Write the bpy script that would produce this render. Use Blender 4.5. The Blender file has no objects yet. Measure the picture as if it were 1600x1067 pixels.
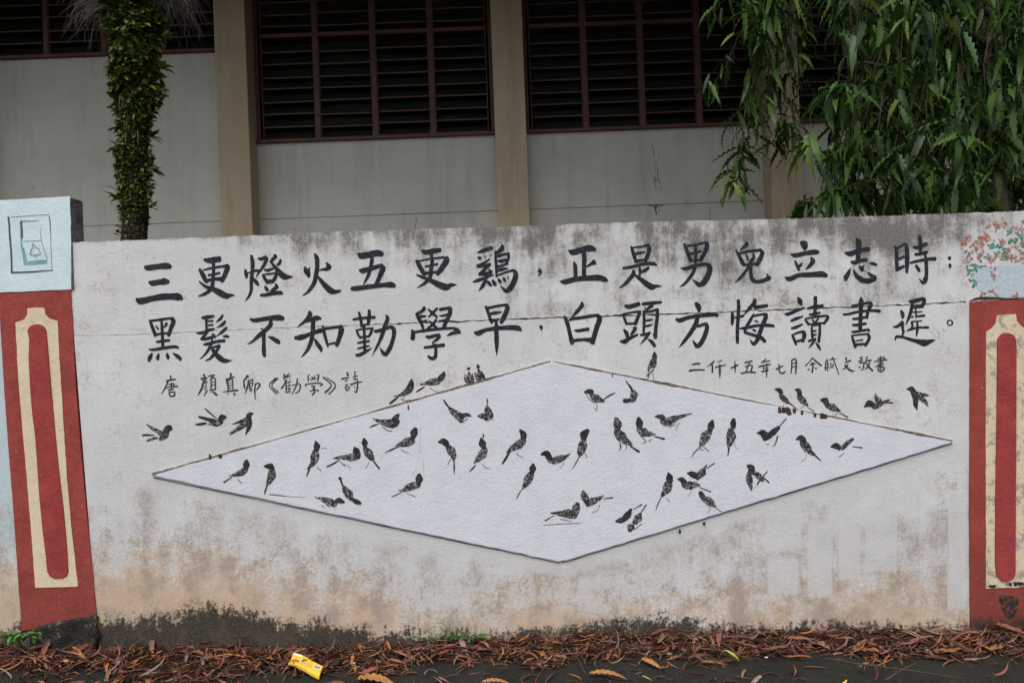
import bpy, math, random
import numpy as np
from mathutils import Vector, Matrix, Euler
random.seed(7); rng = np.random.default_rng(11)
scene = bpy.context.scene
COL = scene.collection

EXPOSURE = 0.80
BPANEL0, BPANEL1, BPANELW = (.455, .447, .410), (.515, .508, .47), (.30, .285, .25)
BCOL0, BCOL1 = (.38, .305, .215), (.43, .355, .255)
# ---------------------------------------------------------------- camera, sky, sun, exposure
F = 1291.0                      # focal length in photo pixels (1600 wide)
ROLL = 0.0375
CAM = Vector((0.0, -4.0, 1.45))
cd = bpy.data.cameras.new('camera'); cam = bpy.data.objects.new('camera', cd); COL.objects.link(cam)
cd.sensor_width = 36.0; cd.lens = F/1600*36.0; cd.clip_start = 0.05; cd.clip_end = 800
cr, sr = math.cos(ROLL), math.sin(ROLL)
cam.matrix_world = Matrix(((cr, sr, 0, CAM.x), (0, 0, -1, CAM.y), (-sr, cr, 0, CAM.z), (0, 0, 0, 1)))
scene.camera = cam

world = bpy.data.worlds.new('World'); scene.world = world; world.use_nodes = True
wn = world.node_tree.nodes; wl = world.node_tree.links
bg = wn['Background']; sky = wn.new('ShaderNodeTexSky'); sky.sky_type = 'NISHITA'; sky.sun_disc = False
SUN_EL, SUN_AZ = math.radians(60), math.radians(200)     # behind the camera, a little to the left
sky.sun_elevation = SUN_EL; sky.sun_rotation = SUN_AZ
sky.air_density = 1.0; sky.dust_density = 4.0; sky.ozone_density = 1.0
hsv = wn.new('ShaderNodeHueSaturation'); hsv.inputs['Saturation'].default_value = 0.18   # overcast: grey sky
wl.new(sky.outputs[0], hsv.inputs['Color']); wl.new(hsv.outputs[0], bg.inputs['Color'])
bg.inputs['Strength'].default_value = 0.12
sd = bpy.data.lights.new('sun', 'SUN'); sd.energy = 0.9; sd.angle = math.radians(40); sd.color = (1, 0.985, 0.96)
sun = bpy.data.objects.new('sun', sd); COL.objects.link(sun)
sdir = Vector((math.sin(SUN_AZ)*math.cos(SUN_EL), math.cos(SUN_AZ)*math.cos(SUN_EL), math.sin(SUN_EL)))
sun.rotation_euler = sdir.to_track_quat('Z', 'Y').to_euler()
scene.view_settings.view_transform = 'Standard'; scene.view_settings.look = 'None'
scene.view_settings.gamma = 1; scene.view_settings.use_curve_mapping = False
scene.view_settings.exposure = EXPOSURE
scene.render.engine = 'CYCLES'

# ---------------------------------------------------------------- measuring: photo pixel -> metres on a plane D in front of the camera
def PX(px, py, D=4.0):
    u = (px-800.0)/F; v = (533.5-py)/F
    return D*(u*cr+v*sr), CAM.z + D*(-u*sr+v*cr)
def P3(px, py, y=0.0):
    x, z = PX(px, py, y-CAM.y); return Vector((x, y, z))

# ---------------------------------------------------------------- helpers
def link(o, parent=None):
    COL.objects.link(o)
    if parent is not None: o.parent = parent
    return o
def tag(o, label=None, cat=None, group=None, kind=None):
    if label: o['label'] = label
    if cat: o['category'] = cat
    if group: o['group'] = group
    if kind: o['kind'] = kind
    return o
def empty(name, loc=(0, 0, 0)):
    o = bpy.data.objects.new(name, None); o.location = loc; o.empty_display_size = .2
    return link(o)
class MB:
    def __init__(s): s.v = []; s.f = []; s.m = []
    def add(s, v, f, m=0):
        b = len(s.v); s.v += [tuple(p) for p in v]; s.f += [tuple(i+b for i in q) for q in f]; s.m += [m]*len(f)
    def box(s, x0, x1, y0, y1, z0, z1, m=0):
        v = [(x0,y0,z0),(x1,y0,z0),(x1,y1,z0),(x0,y1,z0),(x0,y0,z1),(x1,y0,z1),(x1,y1,z1),(x0,y1,z1)]
        s.add(v, [(0,3,2,1),(4,5,6,7),(0,1,5,4),(1,2,6,5),(2,3,7,6),(3,0,4,7)], m)
    def prism(s, pts, y0, y1, m=0):          # outline in x,z (counter-clockwise seen from -y), front y0, back y1
        n = len(pts); v = [(x, y0, z) for x, z in pts]+[(x, y1, z) for x, z in pts]
        s.add(v, [tuple(range(n)), tuple(range(2*n-1, n-1, -1))]+[(i, i+n, (i+1) % n+n, (i+1) % n) for i in range(n)], m)
    def tube(s, pts, rad, n=6, m=0):
        pts = [Vector(p) for p in pts]; k = len(pts); v = []; f = []
        if not hasattr(rad, '__len__'): rad = [rad]*k
        for i, p in enumerate(pts):
            t = (pts[min(i+1, k-1)]-pts[max(i-1, 0)]).normalized()
            a = t.orthogonal().normalized() if i == 0 else (a - t*a.dot(t)).normalized()
            b = t.cross(a)
            for j in range(n):
                w = 2*math.pi*j/n; v.append(p+(a*math.cos(w)+b*math.sin(w))*rad[i])
        for i in range(k-1):
            for j in range(n):
                f.append((i*n+j, i*n+(j+1) % n, (i+1)*n+(j+1) % n, (i+1)*n+j))
        f.append(tuple(range(n-1, -1, -1))); f.append(tuple(range((k-1)*n, k*n)))
        s.add(v, f, m)
    def mesh(s, name, mats=()):
        me = bpy.data.meshes.new(name); me.from_pydata(s.v, [], s.f); me.update()
        for q in mats: me.materials.append(q)
        if any(s.m): me.polygons.foreach_set('material_index', s.m)
        return me
    def build(s, name, mats, parent=None, smooth=False):
        if not isinstance(mats, (list, tuple)): mats = [mats]
        me = s.mesh(name, mats)
        if smooth: me.polygons.foreach_set('use_smooth', [True]*len(me.polygons))
        return link(bpy.data.objects.new(name, me), parent)

# ---------------------------------------------------------------- material helpers
class N:
    def __init__(s, name, rough=.85, spec=.25):
        s.mat = bpy.data.materials.new(name); s.mat.use_nodes = True
        s.nt = s.mat.node_tree; s.n = s.nt.nodes; s.l = s.nt.links
        s.b = s.n['Principled BSDF']; s.b.inputs['Roughness'].default_value = rough
        s.b.inputs['Specular IOR Level'].default_value = spec
        s.pos = s.n.new('ShaderNodeNewGeometry').outputs['Position']
        s.obc = None
    def inp(s, sock, val):
        if hasattr(val, 'is_linked') or hasattr(val, 'links'): s.l.new(val, sock)
        elif isinstance(val, (tuple, list)) and len(val) == 3 and sock.type == 'RGBA': sock.default_value = (*val, 1)
        else: sock.default_value = val
    def noise(s, scale=5, detail=4, rough=.55, stretch=(1, 1, 1), off=(0, 0, 0), color=False, src=None, dist=0):
        mp = s.n.new('ShaderNodeMapping'); mp.inputs['Scale'].default_value = stretch; mp.inputs['Location'].default_value = off
        s.l.new(src or s.pos, mp.inputs['Vector'])
        t = s.n.new('ShaderNodeTexNoise'); t.inputs['Scale'].default_value = scale; t.inputs['Detail'].default_value = detail
        t.inputs['Roughness'].default_value = rough; t.inputs['Distortion'].default_value = dist
        s.l.new(mp.outputs[0], t.inputs['Vector']); return t.outputs['Color' if color else 'Fac']
    def math(s, op, a, b=0.0, c=None, clamp=False):
        m = s.n.new('ShaderNodeMath'); m.operation = op; m.use_clamp = clamp
        s.inp(m.inputs[0], a); s.inp(m.inputs[1], b)
        if c is not None: s.inp(m.inputs[2], c)
        return m.outputs[0]
    def ramp(s, fac, lo, hi, a=0.0, b=1.0):
        m = s.n.new('ShaderNodeMapRange'); m.interpolation_type = 'SMOOTHSTEP'
        s.inp(m.inputs['Value'], fac); m.inputs['From Min'].default_value = lo; m.inputs['From Max'].default_value = hi
        m.inputs['To Min'].default_value = a; m.inputs['To Max'].default_value = b; return m.outputs['Result']
    def mix(s, fac, a, b, mode='MIX'):
        m = s.n.new('ShaderNodeMix'); m.data_type = 'RGBA'; m.blend_type = mode; m.clamp_factor = True
        s.inp(m.inputs[0], fac); s.inp(m.inputs[6], a); s.inp(m.inputs[7], b); return m.outputs[2]
    def attr(s, name):
        a = s.n.new('ShaderNodeAttribute'); a.attribute_name = name; return a.outputs['Fac']
    def rand(s):
        return s.n.new('ShaderNodeObjectInfo').outputs['Random']
    def bump(s, h, dist=.002, strength=1.0):
        b = s.n.new('ShaderNodeBump'); b.inputs['Distance'].default_value = dist; b.inputs['Strength'].default_value = strength
        s.l.new(h, b.inputs['Height']); s.l.new(b.outputs[0], s.b.inputs['Normal'])
    def color(s, c): s.inp(s.b.inputs['Base Color'], c); return s
    def alpha(s, a): s.inp(s.b.inputs['Alpha'], a); return s
    def masked(s, attr, noise, amp=.8, soft=.25):      # attribute boundary (0.5) broken up by a noise
        v = s.math('ADD', attr, s.math('MULTIPLY', s.math('SUBTRACT', noise, .5), amp))
        return s.ramp(v, .5-soft, .5+soft)

def stipple(m, k=1.0):
    a = m.noise(250, 3, .6); b = m.noise(105, 3, .6); c = m.noise(25, 2, .5)
    h = m.math('ADD', m.math('MULTIPLY', a, .5), m.math('ADD', m.math('MULTIPLY', b, .85), m.math('MULTIPLY', c, .5)))
    m.bump(h, .004*k, .8)

# plaster of the boundary wall: white paint, mildew, bare tan render, black algae, fresh brush strokes
def wall_material():
    m = N('weathered_white_plaster', .9, .15)
    A = {k: m.attr(k) for k in ('dirt', 'peach', 'grime', 'fresh', 'smudge', 'blue')}
    def nz(scale, stretch=(1, 1, 1), off=(0, 0, 0), rough=.68, detail=9, lo=.34, hi=.66):
        return m.ramp(m.noise(scale, detail, rough, stretch, off), lo, hi)
    def plus(base, *pairs):                       # base + sum((noise-.5)*k)
        v = base
        for n_, k_ in pairs: v = m.math('MULTIPLY_ADD', m.math('SUBTRACT', n_, .5), k_, v)
        return v
    big = nz(1.7); mid = nz(8, rough=.62); gran = nz(55, rough=.8, detail=4); fine = nz(120, detail=3)
    streak = nz(7, (1.8, 1, .30), rough=.7); streak2 = nz(24, (1.6, 1, .10), off=(2, 0, 0))
    c = m.mix(big, (.508, .508, .514), (.588, .590, .602))
    c = m.mix(m.math('MULTIPLY', streak2, .13), c, (.38, .365, .355))
    c = m.mix(m.math('MULTIPLY', nz(4.5, off=(7, 1, 3)), .22), c, (.40, .375, .36))
    c = m.mix(A['blue'], c, (.40, .49, .53))
    # grey smudges
    v = plus(A['smudge'], (streak, .22), (gran, .42), (mid, .45), (big, .2))
    c = m.mix(m.math('MULTIPLY', m.math('MULTIPLY', m.ramp(v, .0, .95), m.ramp(A['smudge'], .03, .25)), .80), c, m.mix(fine, (.25, .215, .19), (.33, .295, .275)))
    # bare tan render low down
    v = plus(A['peach'], (mid, .60), (gran, .60), (streak, .15), (big, .35))
    fp = m.ramp(v, .10, .95)
    tan = m.mix(gran, (.415, .295, .20), (.56, .405, .28)); tan = m.mix(nz(3.3, off=(3, 3, 3)), tan, (.43, .325, .235))
    tan = m.mix(m.math('MULTIPLY', m.ramp(plus(mid, (gran, .5), (streak, .4)), .45, 1.1), .75), tan, (.27, .235, .205))
    c = m.mix(m.math('MULTIPLY', fp, .92), c, tan)
    low = m.ramp(A['peach'], -.1, .6)
    c = m.mix(m.math('MULTIPLY', m.math('MULTIPLY', m.ramp(nz(95, rough=.8, detail=4, off=(1, 5, 2)), .70, .95), low), .30), c, (.13, .105, .085))
    # mildew running down from the coping
    v = plus(m.math('MULTIPLY', A['dirt'], .92), (streak, .50), (gran, .26), (mid, .50))
    ok = m.ramp(A['dirt'], .03, .28)
    c = m.mix(m.math('MULTIPLY', m.math('MULTIPLY', m.ramp(v, .02, .62), ok), .48), c, m.mix(fine, (.245, .23, .21), (.33, .315, .295)))
    c = m.mix(m.math('MULTIPLY', m.math('MULTIPLY', m.ramp(v, .40, 1.08), ok), .82), c, m.mix(fine, (.050, .045, .036), (.13, .12, .10)))
    # fresh paint strokes over the dirt
    ff = m.ramp(plus(A['fresh'], (gran, .35), (streak2, .35), (mid, .3)), .38, .62)
    c = m.mix(m.math('MULTIPLY', ff, .72), c, m.mix(gran, (.475, .47, .475), (.545, .54, .55)))
    # black algae along the foot
    v = plus(A['grime'], (nz(10, off=(3, 1, 2)), .62), (gran, .5), (streak2, .3))
    fg = m.ramp(v, .26, .76)
    blk = m.mix(m.ramp(nz(80, rough=.8, detail=4, off=(8, 2, 2)), .45, .95), (.004, .0035, .003), (.048, .038, .028))
    blk = m.mix(m.math('MULTIPLY', m.ramp(mid, .5, .9), .5), blk, (.06, .038, .027))
    c = m.mix(m.math('MULTIPLY', m.math('MULTIPLY', fg, .95), m.ramp(A['grime'], .04, .32)), c, blk)
    # specks and hair cracks
    sp = m.ramp(m.noise(48, 1, .5, off=(9, 9, 9)), .76, .78)
    c = m.mix(m.math('MULTIPLY', sp, .35), c, (.13, .10, .08))
    vor = m.n.new('ShaderNodeTexVoronoi'); vor.feature = 'DISTANCE_TO_EDGE'; vor.inputs['Scale'].default_value = 2.3
    add = m.n.new('ShaderNodeVectorMath'); add.operation = 'ADD'
    m.l.new(m.pos, add.inputs[0])
    sc = m.n.new('ShaderNodeVectorMath'); sc.operation = 'SCALE'; sc.inputs['Scale'].default_value = .35
    m.l.new(m.noise(5, 5, .6, color=True), sc.inputs[0]); m.l.new(sc.outputs[0], add.inputs[1])
    m.l.new(add.outputs[0], vor.inputs['Vector'])
    hair = m.math('MULTIPLY', m.ramp(vor.outputs['Distance'], .0035, .0, 0, 1), m.ramp(m.noise(1.6, 2, .5, off=(5, 0, 1)), .50, .62))
    hair = m.math('MULTIPLY', hair, m.ramp(A['dirt'], .10, .3))
    c = m.mix(m.math('MULTIPLY', hair, .55), c, (.13, .11, .09))
    c = m.mix(m.math('MULTIPLY', fine, .10), c, (.28, .27, .26))
    m.color(c)
    h = m.math('ADD', m.math('MULTIPLY', m.noise(250, 3, .6), .5), m.math('MULTIPLY_ADD', m.noise(105, 3, .6), .85, m.math('MULTIPLY', m.noise(28, 2, .5), .5)))
    h = m.math('ADD', h, m.math('MULTIPLY', ff, .15)); h = m.math('SUBTRACT', h, m.math('MULTIPLY', hair, .5))
    m.bump(h, .0038, .70)
    return m.mat

def painted(name, c0, c1, wear=(.3, .28, .26), wear_amt=.0, lo=.60, hi=.68, rough=.8, k=1.0, base_dark=None):
    m = N(name, rough, .2)
    c = m.mix(m.ramp(m.math('MULTIPLY_ADD', m.noise(7, 6, .65), .6, m.math('MULTIPLY', m.noise(90, 3, .6), .4)), .35, .65), c0, c1)
    if wear_amt: c = m.mix(m.math('MULTIPLY', m.ramp(m.noise(24, 7, .75, off=(2, 7, 1)), lo, hi), wear_amt), c, wear)
    if base_dark:                                   # algae climbing from the ground
        sx = m.n.new('ShaderNodeSeparateXYZ'); m.l.new(m.pos, sx.inputs[0])
        z = m.math('ADD', sx.outputs['Z'], m.math('MULTIPLY', m.math('SUBTRACT', m.noise(16, 6, .7), .5), .22))
        c = m.mix(m.ramp(z, base_dark+.05, base_dark-.03), c, (.032, .026, .02))
        c = m.mix(m.math('MULTIPLY', m.ramp(sx.outputs['Z'], base_dark+.5, base_dark), .35), c, (.10, .035, .028))
    m.color(c); stipple(m, k); return m.mat

def ink_material(name, c0, c1, gap=0.0, scale=140, stretch=(1, 1, 1)):
    m = N(name, .75, .2)
    n = m.noise(60, 4, .65)
    m.color(m.mix(m.ramp(n, .42, .7), c0, c1))
    g = m.noise(scale, 3, .65, stretch=stretch)
    if gap > 0:
        lump = m.noise(70, 2, .5)
        v = m.math('MULTIPLY_ADD', lump, .45, m.math('MULTIPLY', g, .55))
        m.alpha(m.ramp(v, gap, gap+.07, 1, .32 if 'bird' in name or 'feather' in name else 0))
    else:
        m.alpha(m.ramp(g, .68, .76, 1, .35))
    m.bump(m.noise(210, 3, .6), .003, .6)
    return m.mat

def streaky(name, c0, c1, stain, amt=.45):
    m = N(name, .9, .15)
    a = m.ramp(m.noise(1.3, 6, .65, off=(4, 2, 0)), .35, .65); st = m.ramp(m.noise(2.6, 7, .7, stretch=(2.2, 1, .16)), .45, .72)
    fine = m.ramp(m.noise(26, 6, .75), .35, .65); dots = m.ramp(m.noise(17, 2, .5, off=(2, 1, 8)), .76, .79)
    c = m.mix(a, c0, c1); c = m.mix(m.math('MULTIPLY', m.math('MULTIPLY', st, m.math('MULTIPLY_ADD', fine, .5, .5)), amt), c, stain)
    c = m.mix(m.math('MULTIPLY', dots, .6), c, (.06, .05, .04)); m.color(c); stipple(m, .7); return m.mat
M = {}
M['wall'] = wall_material()
M['red'] = painted('brick_red_paint', (.20, .034, .029), (.30, .056, .047), (.36, .27, .24), .6, .63, .70, .8, 1.0, .10)
M['red_worn'] = painted('worn_brick_red_paint', (.215, .038, .032), (.285, .054, .043), (.30, .27, .22), .85, .64, .68, .8, 1.0, .02)
M['red_bright'] = painted('crimson_paint', (.215, .031, .031), (.31, .048, .046), (.30, .20, .15), .45, .62, .70)
M['cream'] = painted('cream_paint', (.54, .435, .31), (.63, .53, .395), (.30, .25, .19), .5, .58, .68)
M['cream_worn'] = painted('peeling_cream_paint', (.53, .43, .30), (.61, .51, .38), (.30, .27, .235), .95, .52, .56)
M['pale_blue'] = painted('pale_blue_paint', (.46, .575, .61), (.55, .645, .675), (.33, .36, .34), .45, .62, .72)
M['cap_side'] = painted('mossy_concrete', (.17, .16, .14), (.09, .085, .07), (.03, .028, .02), .8, .45, .6, .95)
M['concrete_black'] = painted('algae_black_concrete', (.010, .009, .008), (.05, .045, .037), (.20, .18, .14), .7, .55, .62, .95, 6)
M['panel'] = painted('pale_lilac_paint', (.505, .522, .568), (.565, .58, .622), (.40, .385, .38), .45, .58, .72, .85)
M['ink'] = ink_material('brushed_black_paint', (.009, .012, .016), (.032, .040, .048))
M['ink_small'] = ink_material('thin_grey_black_paint', (.022, .027, .029), (.085, .095, .098), .73, 180)
M['bird'] = ink_material('bird_black_paint', (.016, .017, .020), (.060, .058, .060))
M['feather'] = ink_material('feather_black_paint', (.017, .015, .016), (.11, .098, .092), .495, 170)
M['rust'] = ink_material('rust_brown_stain', (.13, .07, .04), (.22, .14, .09), .60, 160)
M['crackdark'] = ink_material('crack_dark', (.02, .016, .012), (.07, .055, .04), .62, 120, (1, 1, 1))
M['joint'] = ink_material('ledge_grime', (.10, .075, .045), (.26, .21, .14), .68, 120)
M['underline'] = ink_material('panel_edge_shade', (.07, .05, .07), (.18, .14, .16), .57, 120)  # contact shade of the panel's lower gap, put into colour
# ---------------------------------------------------------------- brush work, measured on the wall
# each entry: (origin x, origin y, scale) and the strokes of every sign: "x,y,width x,y,width ; ..."
S9 = 1600/170.
BIG = [
((205,380),[
('three','200,345,40 240,363,76 400,344,78 520,335,92 575,350,60; 262,568,30 310,588,78 400,575,76 490,562,92 545,568,60; 80,820,40 140,852,96 300,815,80 450,790,90 600,783,90 690,790,105 745,820,50'),
('watch','1075,243,40 1150,255,80 1240,240,80 1300,235,85; 1205,270,50 1212,400,45 1200,560,50 1180,660,60 1100,735,50 990,780,18; 1005,385,40 1050,460,65 1090,540,60 1115,575,40; 1060,395,22 1200,362,32 1390,335,42; 1400,330,60 1415,360,70 1370,480,65 1330,560,55; 1135,470,35 1200,462,32 1300,437,35; 1110,555,50 1200,530,40 1340,525,60; 1000,565,22 1100,640,45 1180,665,60 1300,725,90 1400,775,85 1460,765,45 1520,767,10')]),
((375,380),[
('lamp','165,185,40 185,280,58 180,420,50 165,560,50 165,680,45 130,780,35 75,850,10; 75,390,30 90,450,55 95,510,30; 110,445,15 200,410,40 270,400,35; 195,520,30 235,570,60 270,615,35; 265,225,25 320,230,50 380,205,50; 395,210,40 380,270,50 320,370,40 270,440,30 235,500,12; 355,385,20 400,400,45 490,370,30; 510,175,45 520,200,50 480,240,50 450,275,40; 450,270,30 510,345,45 580,430,80 650,490,85 700,495,60 780,490,8; 595,240,30 590,280,45 550,320,40; 330,465,25 400,455,25 520,440,30; 340,470,40 370,530,45 410,585,40; 540,450,40 520,500,50 480,570,45; 390,565,60 480,560,50; 370,630,25 385,665,50 410,695,40; 520,600,25 540,640,60 480,690,45 450,715,30; 305,765,40 400,755,50 520,730,55 600,730,55 620,745,30'),
('fire','1095,155,25 1130,220,65 1135,350,62 1115,480,62 1090,580,60 1030,680,50 970,740,28 915,770,8; 950,350,25 970,400,75 1000,450,75 1015,500,30; 1005,420,40 1030,345,8; 1270,285,20 1305,350,80 1280,380,55 1220,385,35 1160,400,10; 1140,480,20 1200,560,60 1270,640,80 1340,700,90 1400,715,60 1480,700,30')]),
((545,370),[
('five','135,245,30 190,280,95 300,262,88 420,240,95 490,260,70; 340,305,50 335,380,55 310,480,50 290,560,50 250,640,35 215,705,10; 150,490,20 200,500,80 300,475,65 450,430,60; 465,420,60 500,460,80 480,520,75 440,620,65 400,710,60; 40,760,50 100,760,70 300,735,65 500,710,65 620,705,85 670,725,60'),
('watch','1075,200,30 1130,230,70 1250,210,75 1345,195,60; 1210,255,50 1225,350,50 1210,480,55 1195,590,55 1120,680,45 1005,750,12; 1000,350,50 1040,430,62 1090,520,60 1120,560,40; 1040,355,25 1200,325,28 1400,300,35; 1430,310,70 1435,350,85 1370,460,75 1300,545,60; 1130,435,35 1200,425,32 1305,400,35; 1110,540,50 1200,525,40 1290,520,40; 1000,560,22 1100,600,45 1200,640,60 1320,700,90 1430,740,95 1500,710,55 1585,705,12')]),
((715,370),[
('rooster','290,235,15 380,205,60 490,165,60 505,180,30; 300,300,30 335,320,50; 395,275,15 415,305,15; 480,285,12 500,265,18; 470,330,25 380,390,40 290,430,45; 290,435,40 400,430,45 480,400,40; 470,415,35 390,490,45 320,550,45; 320,555,40 400,545,55 490,530,50; 455,480,20 490,515,55 495,550,25; 225,665,18 300,640,50 400,605,40 530,560,15; 415,560,40 410,640,50 370,720,50 315,790,15; 430,645,20 460,680,50 495,720,30; 655,120,30 655,170,65 600,220,55 560,240,40; 552,210,25 562,350,40 572,480,42 570,590,25; 590,285,45 680,260,35 755,245,40; 745,250,35 750,310,35 720,380,45; 595,355,30 650,355,55 710,335,40; 590,440,40 670,415,35 740,395,25; 590,495,30 660,475,50 745,465,15; 585,570,25 700,525,28 820,490,35; 835,500,50 855,560,70 820,680,75 760,770,75 710,795,60 670,760,35 625,715,8; 515,640,35 545,690,60 560,715,25; 595,620,25 620,655,50 640,675,20; 675,600,25 690,635,45 705,660,20; 735,575,15 745,615,22'),
('comma','1200,495,62 1225,520,35 1180,580,8')]),
((870,365),[
('right','170,245,20 240,275,85 350,245,80 480,215,95 560,240,50; 390,250,60 405,350,65 400,500,60 400,640,60; 430,490,20 500,450,45 550,420,80; 250,420,25 270,480,60 275,580,55 275,640,50; 45,700,15 120,710,75 280,670,70 450,655,75 620,650,85 700,675,75 745,695,30'),
('is','1095,195,35 1130,300,55 1165,420,45; 1120,205,25 1250,190,28 1350,165,35; 1345,170,50 1360,220,60 1340,310,55 1300,400,60; 1150,300,40 1220,285,35 1295,272,25; 1170,405,45 1290,385,35; 975,510,35 1100,490,45 1250,450,45 1400,440,55 1470,465,25; 1215,490,30 1225,550,40 1220,615,30; 1250,565,35 1300,540,50 1350,500,40; 1130,540,40 1120,600,55 1050,690,55 980,760,35 915,798,10; 1145,605,30 1220,660,55 1310,730,75 1400,785,85 1460,770,50 1545,775,10')]),
((1050,360),[
('man','180,200,40 220,300,55 275,450,50; 200,235,30 350,210,35 500,175,35; 505,180,55 515,240,65 470,340,60 420,445,50; 345,200,35 350,330,50 345,470,40; 265,345,35 350,330,40 425,305,35; 280,445,30 410,435,35; 130,555,20 210,560,55 350,520,55 510,490,45; 520,500,50 555,540,80 540,640,80 480,750,80 410,800,65 360,770,45 300,720,8; 350,490,50 320,600,50 250,710,45 180,790,35 115,828,10'),
('child','1100,170,30 1100,205,60 1050,255,45 1000,295,15; 940,285,25 990,380,50 1040,480,60 1070,520,40; 1000,335,40 1150,305,42 1310,290,42; 1310,300,50 1330,335,60 1290,430,65 1250,510,50; 1085,350,20 1110,400,35 1115,440,25; 1190,340,20 1205,390,40 1160,460,50 1110,560,45 1030,670,45 930,772,12; 1070,505,35 1250,490,45; 1155,520,60 1160,640,50 1190,730,60 1260,755,50 1350,735,55 1430,700,70 1455,700,20; 1395,640,15 1415,690,50')]),
((1215,355),[
('stand','345,225,50 390,250,110 400,300,80 395,340,20; 195,395,20 260,415,65 400,385,60 550,365,75 600,370,50; 255,495,25 285,560,45 315,630,35; 300,580,60 340,560,40 365,515,8; 490,450,30 520,500,70 470,570,50 405,625,8; 115,735,25 180,760,70 320,705,62 480,700,70 640,690,85 720,715,55'),
('will','1155,160,15 1190,220,85 1190,320,72 1185,480,65; 990,375,25 1070,390,75 1200,345,60 1340,320,60; 1080,510,30 1140,520,60 1230,490,55 1310,480,50; 1195,570,20 1235,610,70 1250,640,40; 1250,590,40 1278,555,6; 1070,605,12 1040,680,60 1005,740,72 1005,780,40; 1110,620,10 1160,710,60 1240,775,75 1330,790,75 1420,760,70 1430,740,60; 1430,740,60 1370,700,45 1310,655,6; 1345,530,15 1400,535,50 1455,555,35')]),
((1385,355),[
('time','115,275,20 145,320,45 150,450,55 155,640,45; 150,315,40 220,275,30 270,240,30; 280,250,50 305,330,60 305,500,65 300,665,40; 180,470,40 290,420,35; 170,615,50 260,575,40; 490,130,45 500,230,50 500,370,45; 395,290,35 460,300,50 590,245,55; 425,400,40 500,395,45 600,365,45; 350,525,30 450,500,40 600,470,45 720,465,55; 570,400,30 585,520,50 590,680,50 570,780,70 540,820,45 480,755,8; 435,565,40 475,625,50 485,650,30'),
('semicolon','920,455,50 938,456,50; 930,550,40 934,565,50 940,590,25 930,605,8')]),
((205,480),[
('black','270,190,30 310,290,50 355,420,45; 290,200,35 440,180,38 590,160,35; 600,165,60 620,210,65 580,320,55 550,420,45; 445,190,38 455,350,42 465,580,45; 360,270,18 395,320,30; 520,235,40 500,275,30 475,300,15; 370,405,40 450,385,30 560,380,35; 375,510,35 470,495,40 560,485,40; 260,615,20 320,625,40 500,595,45 650,580,45 690,600,30; 305,680,30 275,740,60 260,795,35; 405,685,25 390,740,55 390,775,25; 525,685,35 540,730,50 545,768,20; 615,675,20 680,720,60 720,760,50 715,785,20'),
('hair','1045,155,40 1120,145,55 1215,130,35; 1100,170,40 1105,250,35 1105,340,35; 1115,205,25 1200,200,30; 1115,268,25 1200,258,30; 1110,325,25 1220,318,28; 960,385,18 1040,375,45 1130,345,30 1220,322,25; 1130,350,35 1080,410,40 1030,470,40; 1030,470,35 1120,460,45 1230,425,40; 1185,385,15 1220,415,40 1230,445,30; 1345,115,30 1310,170,40 1245,220,10; 1380,205,35 1340,255,45 1255,298,10; 1405,295,30 1350,350,45 1250,430,10; 1350,430,20 1400,425,45 1440,435,20; 1065,545,25 1120,540,45 1250,505,42 1370,490,45; 1190,465,20 1175,540,40 1130,630,40 1070,710,25 1010,760,10; 1200,590,30 1300,560,35; 1295,565,40 1270,620,40 1200,710,45 1150,760,30 1080,788,8; 1180,590,35 1230,670,60 1310,750,80 1380,785,60 1480,780,10')]),
((375,475),[
('not','150,220,30 220,240,60 400,212,62 560,200,85 635,215,60; 450,250,50 445,310,60 370,390,60 280,460,60 190,545,35 115,590,12; 345,400,60 350,550,52 350,700,60 360,770,40; 315,360,25 340,390,25; 420,480,20 490,510,60 560,555,65 580,580,30'),
('know','1020,110,40 1030,160,70 980,230,60 910,290,35 840,345,8; 990,245,50 1060,225,60 1130,205,75 1190,215,30; 1075,240,60 1070,400,60 1045,550,60 1000,660,50 950,730,32 900,780,10; 810,495,50 900,490,80 1020,445,55 1150,400,65 1240,385,60; 1095,510,20 1140,590,60 1190,660,55 1190,705,20; 1215,320,25 1240,430,45 1275,560,42 1295,630,25; 1240,365,40 1350,350,40 1460,335,40; 1470,330,70 1490,380,80 1460,500,65 1420,610,50; 1300,590,30 1400,570,35')]),
((545,470),[
('diligent','150,170,35 175,270,42 190,380,40; 300,140,45 300,230,50 285,340,45; 65,275,35 180,255,38 380,240,45; 200,355,30 290,345,30; 110,430,25 140,500,35 175,550,30; 120,430,25 240,410,30 355,405,30; 345,410,40 320,480,40 290,530,35; 165,535,32 300,520,32; 225,380,38 230,550,42 235,740,40; 130,620,25 200,605,38 300,590,32; 125,700,20 200,685,35 300,660,20; 105,795,35 160,795,50 250,745,45 340,690,8; 380,445,40 440,440,50 560,400,50 620,375,40; 625,380,50 665,430,60 650,560,55 600,700,60 540,785,60 500,760,50 455,680,8; 550,215,30 570,270,55 530,370,60 490,500,55 430,640,40 345,800,8'),
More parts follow.
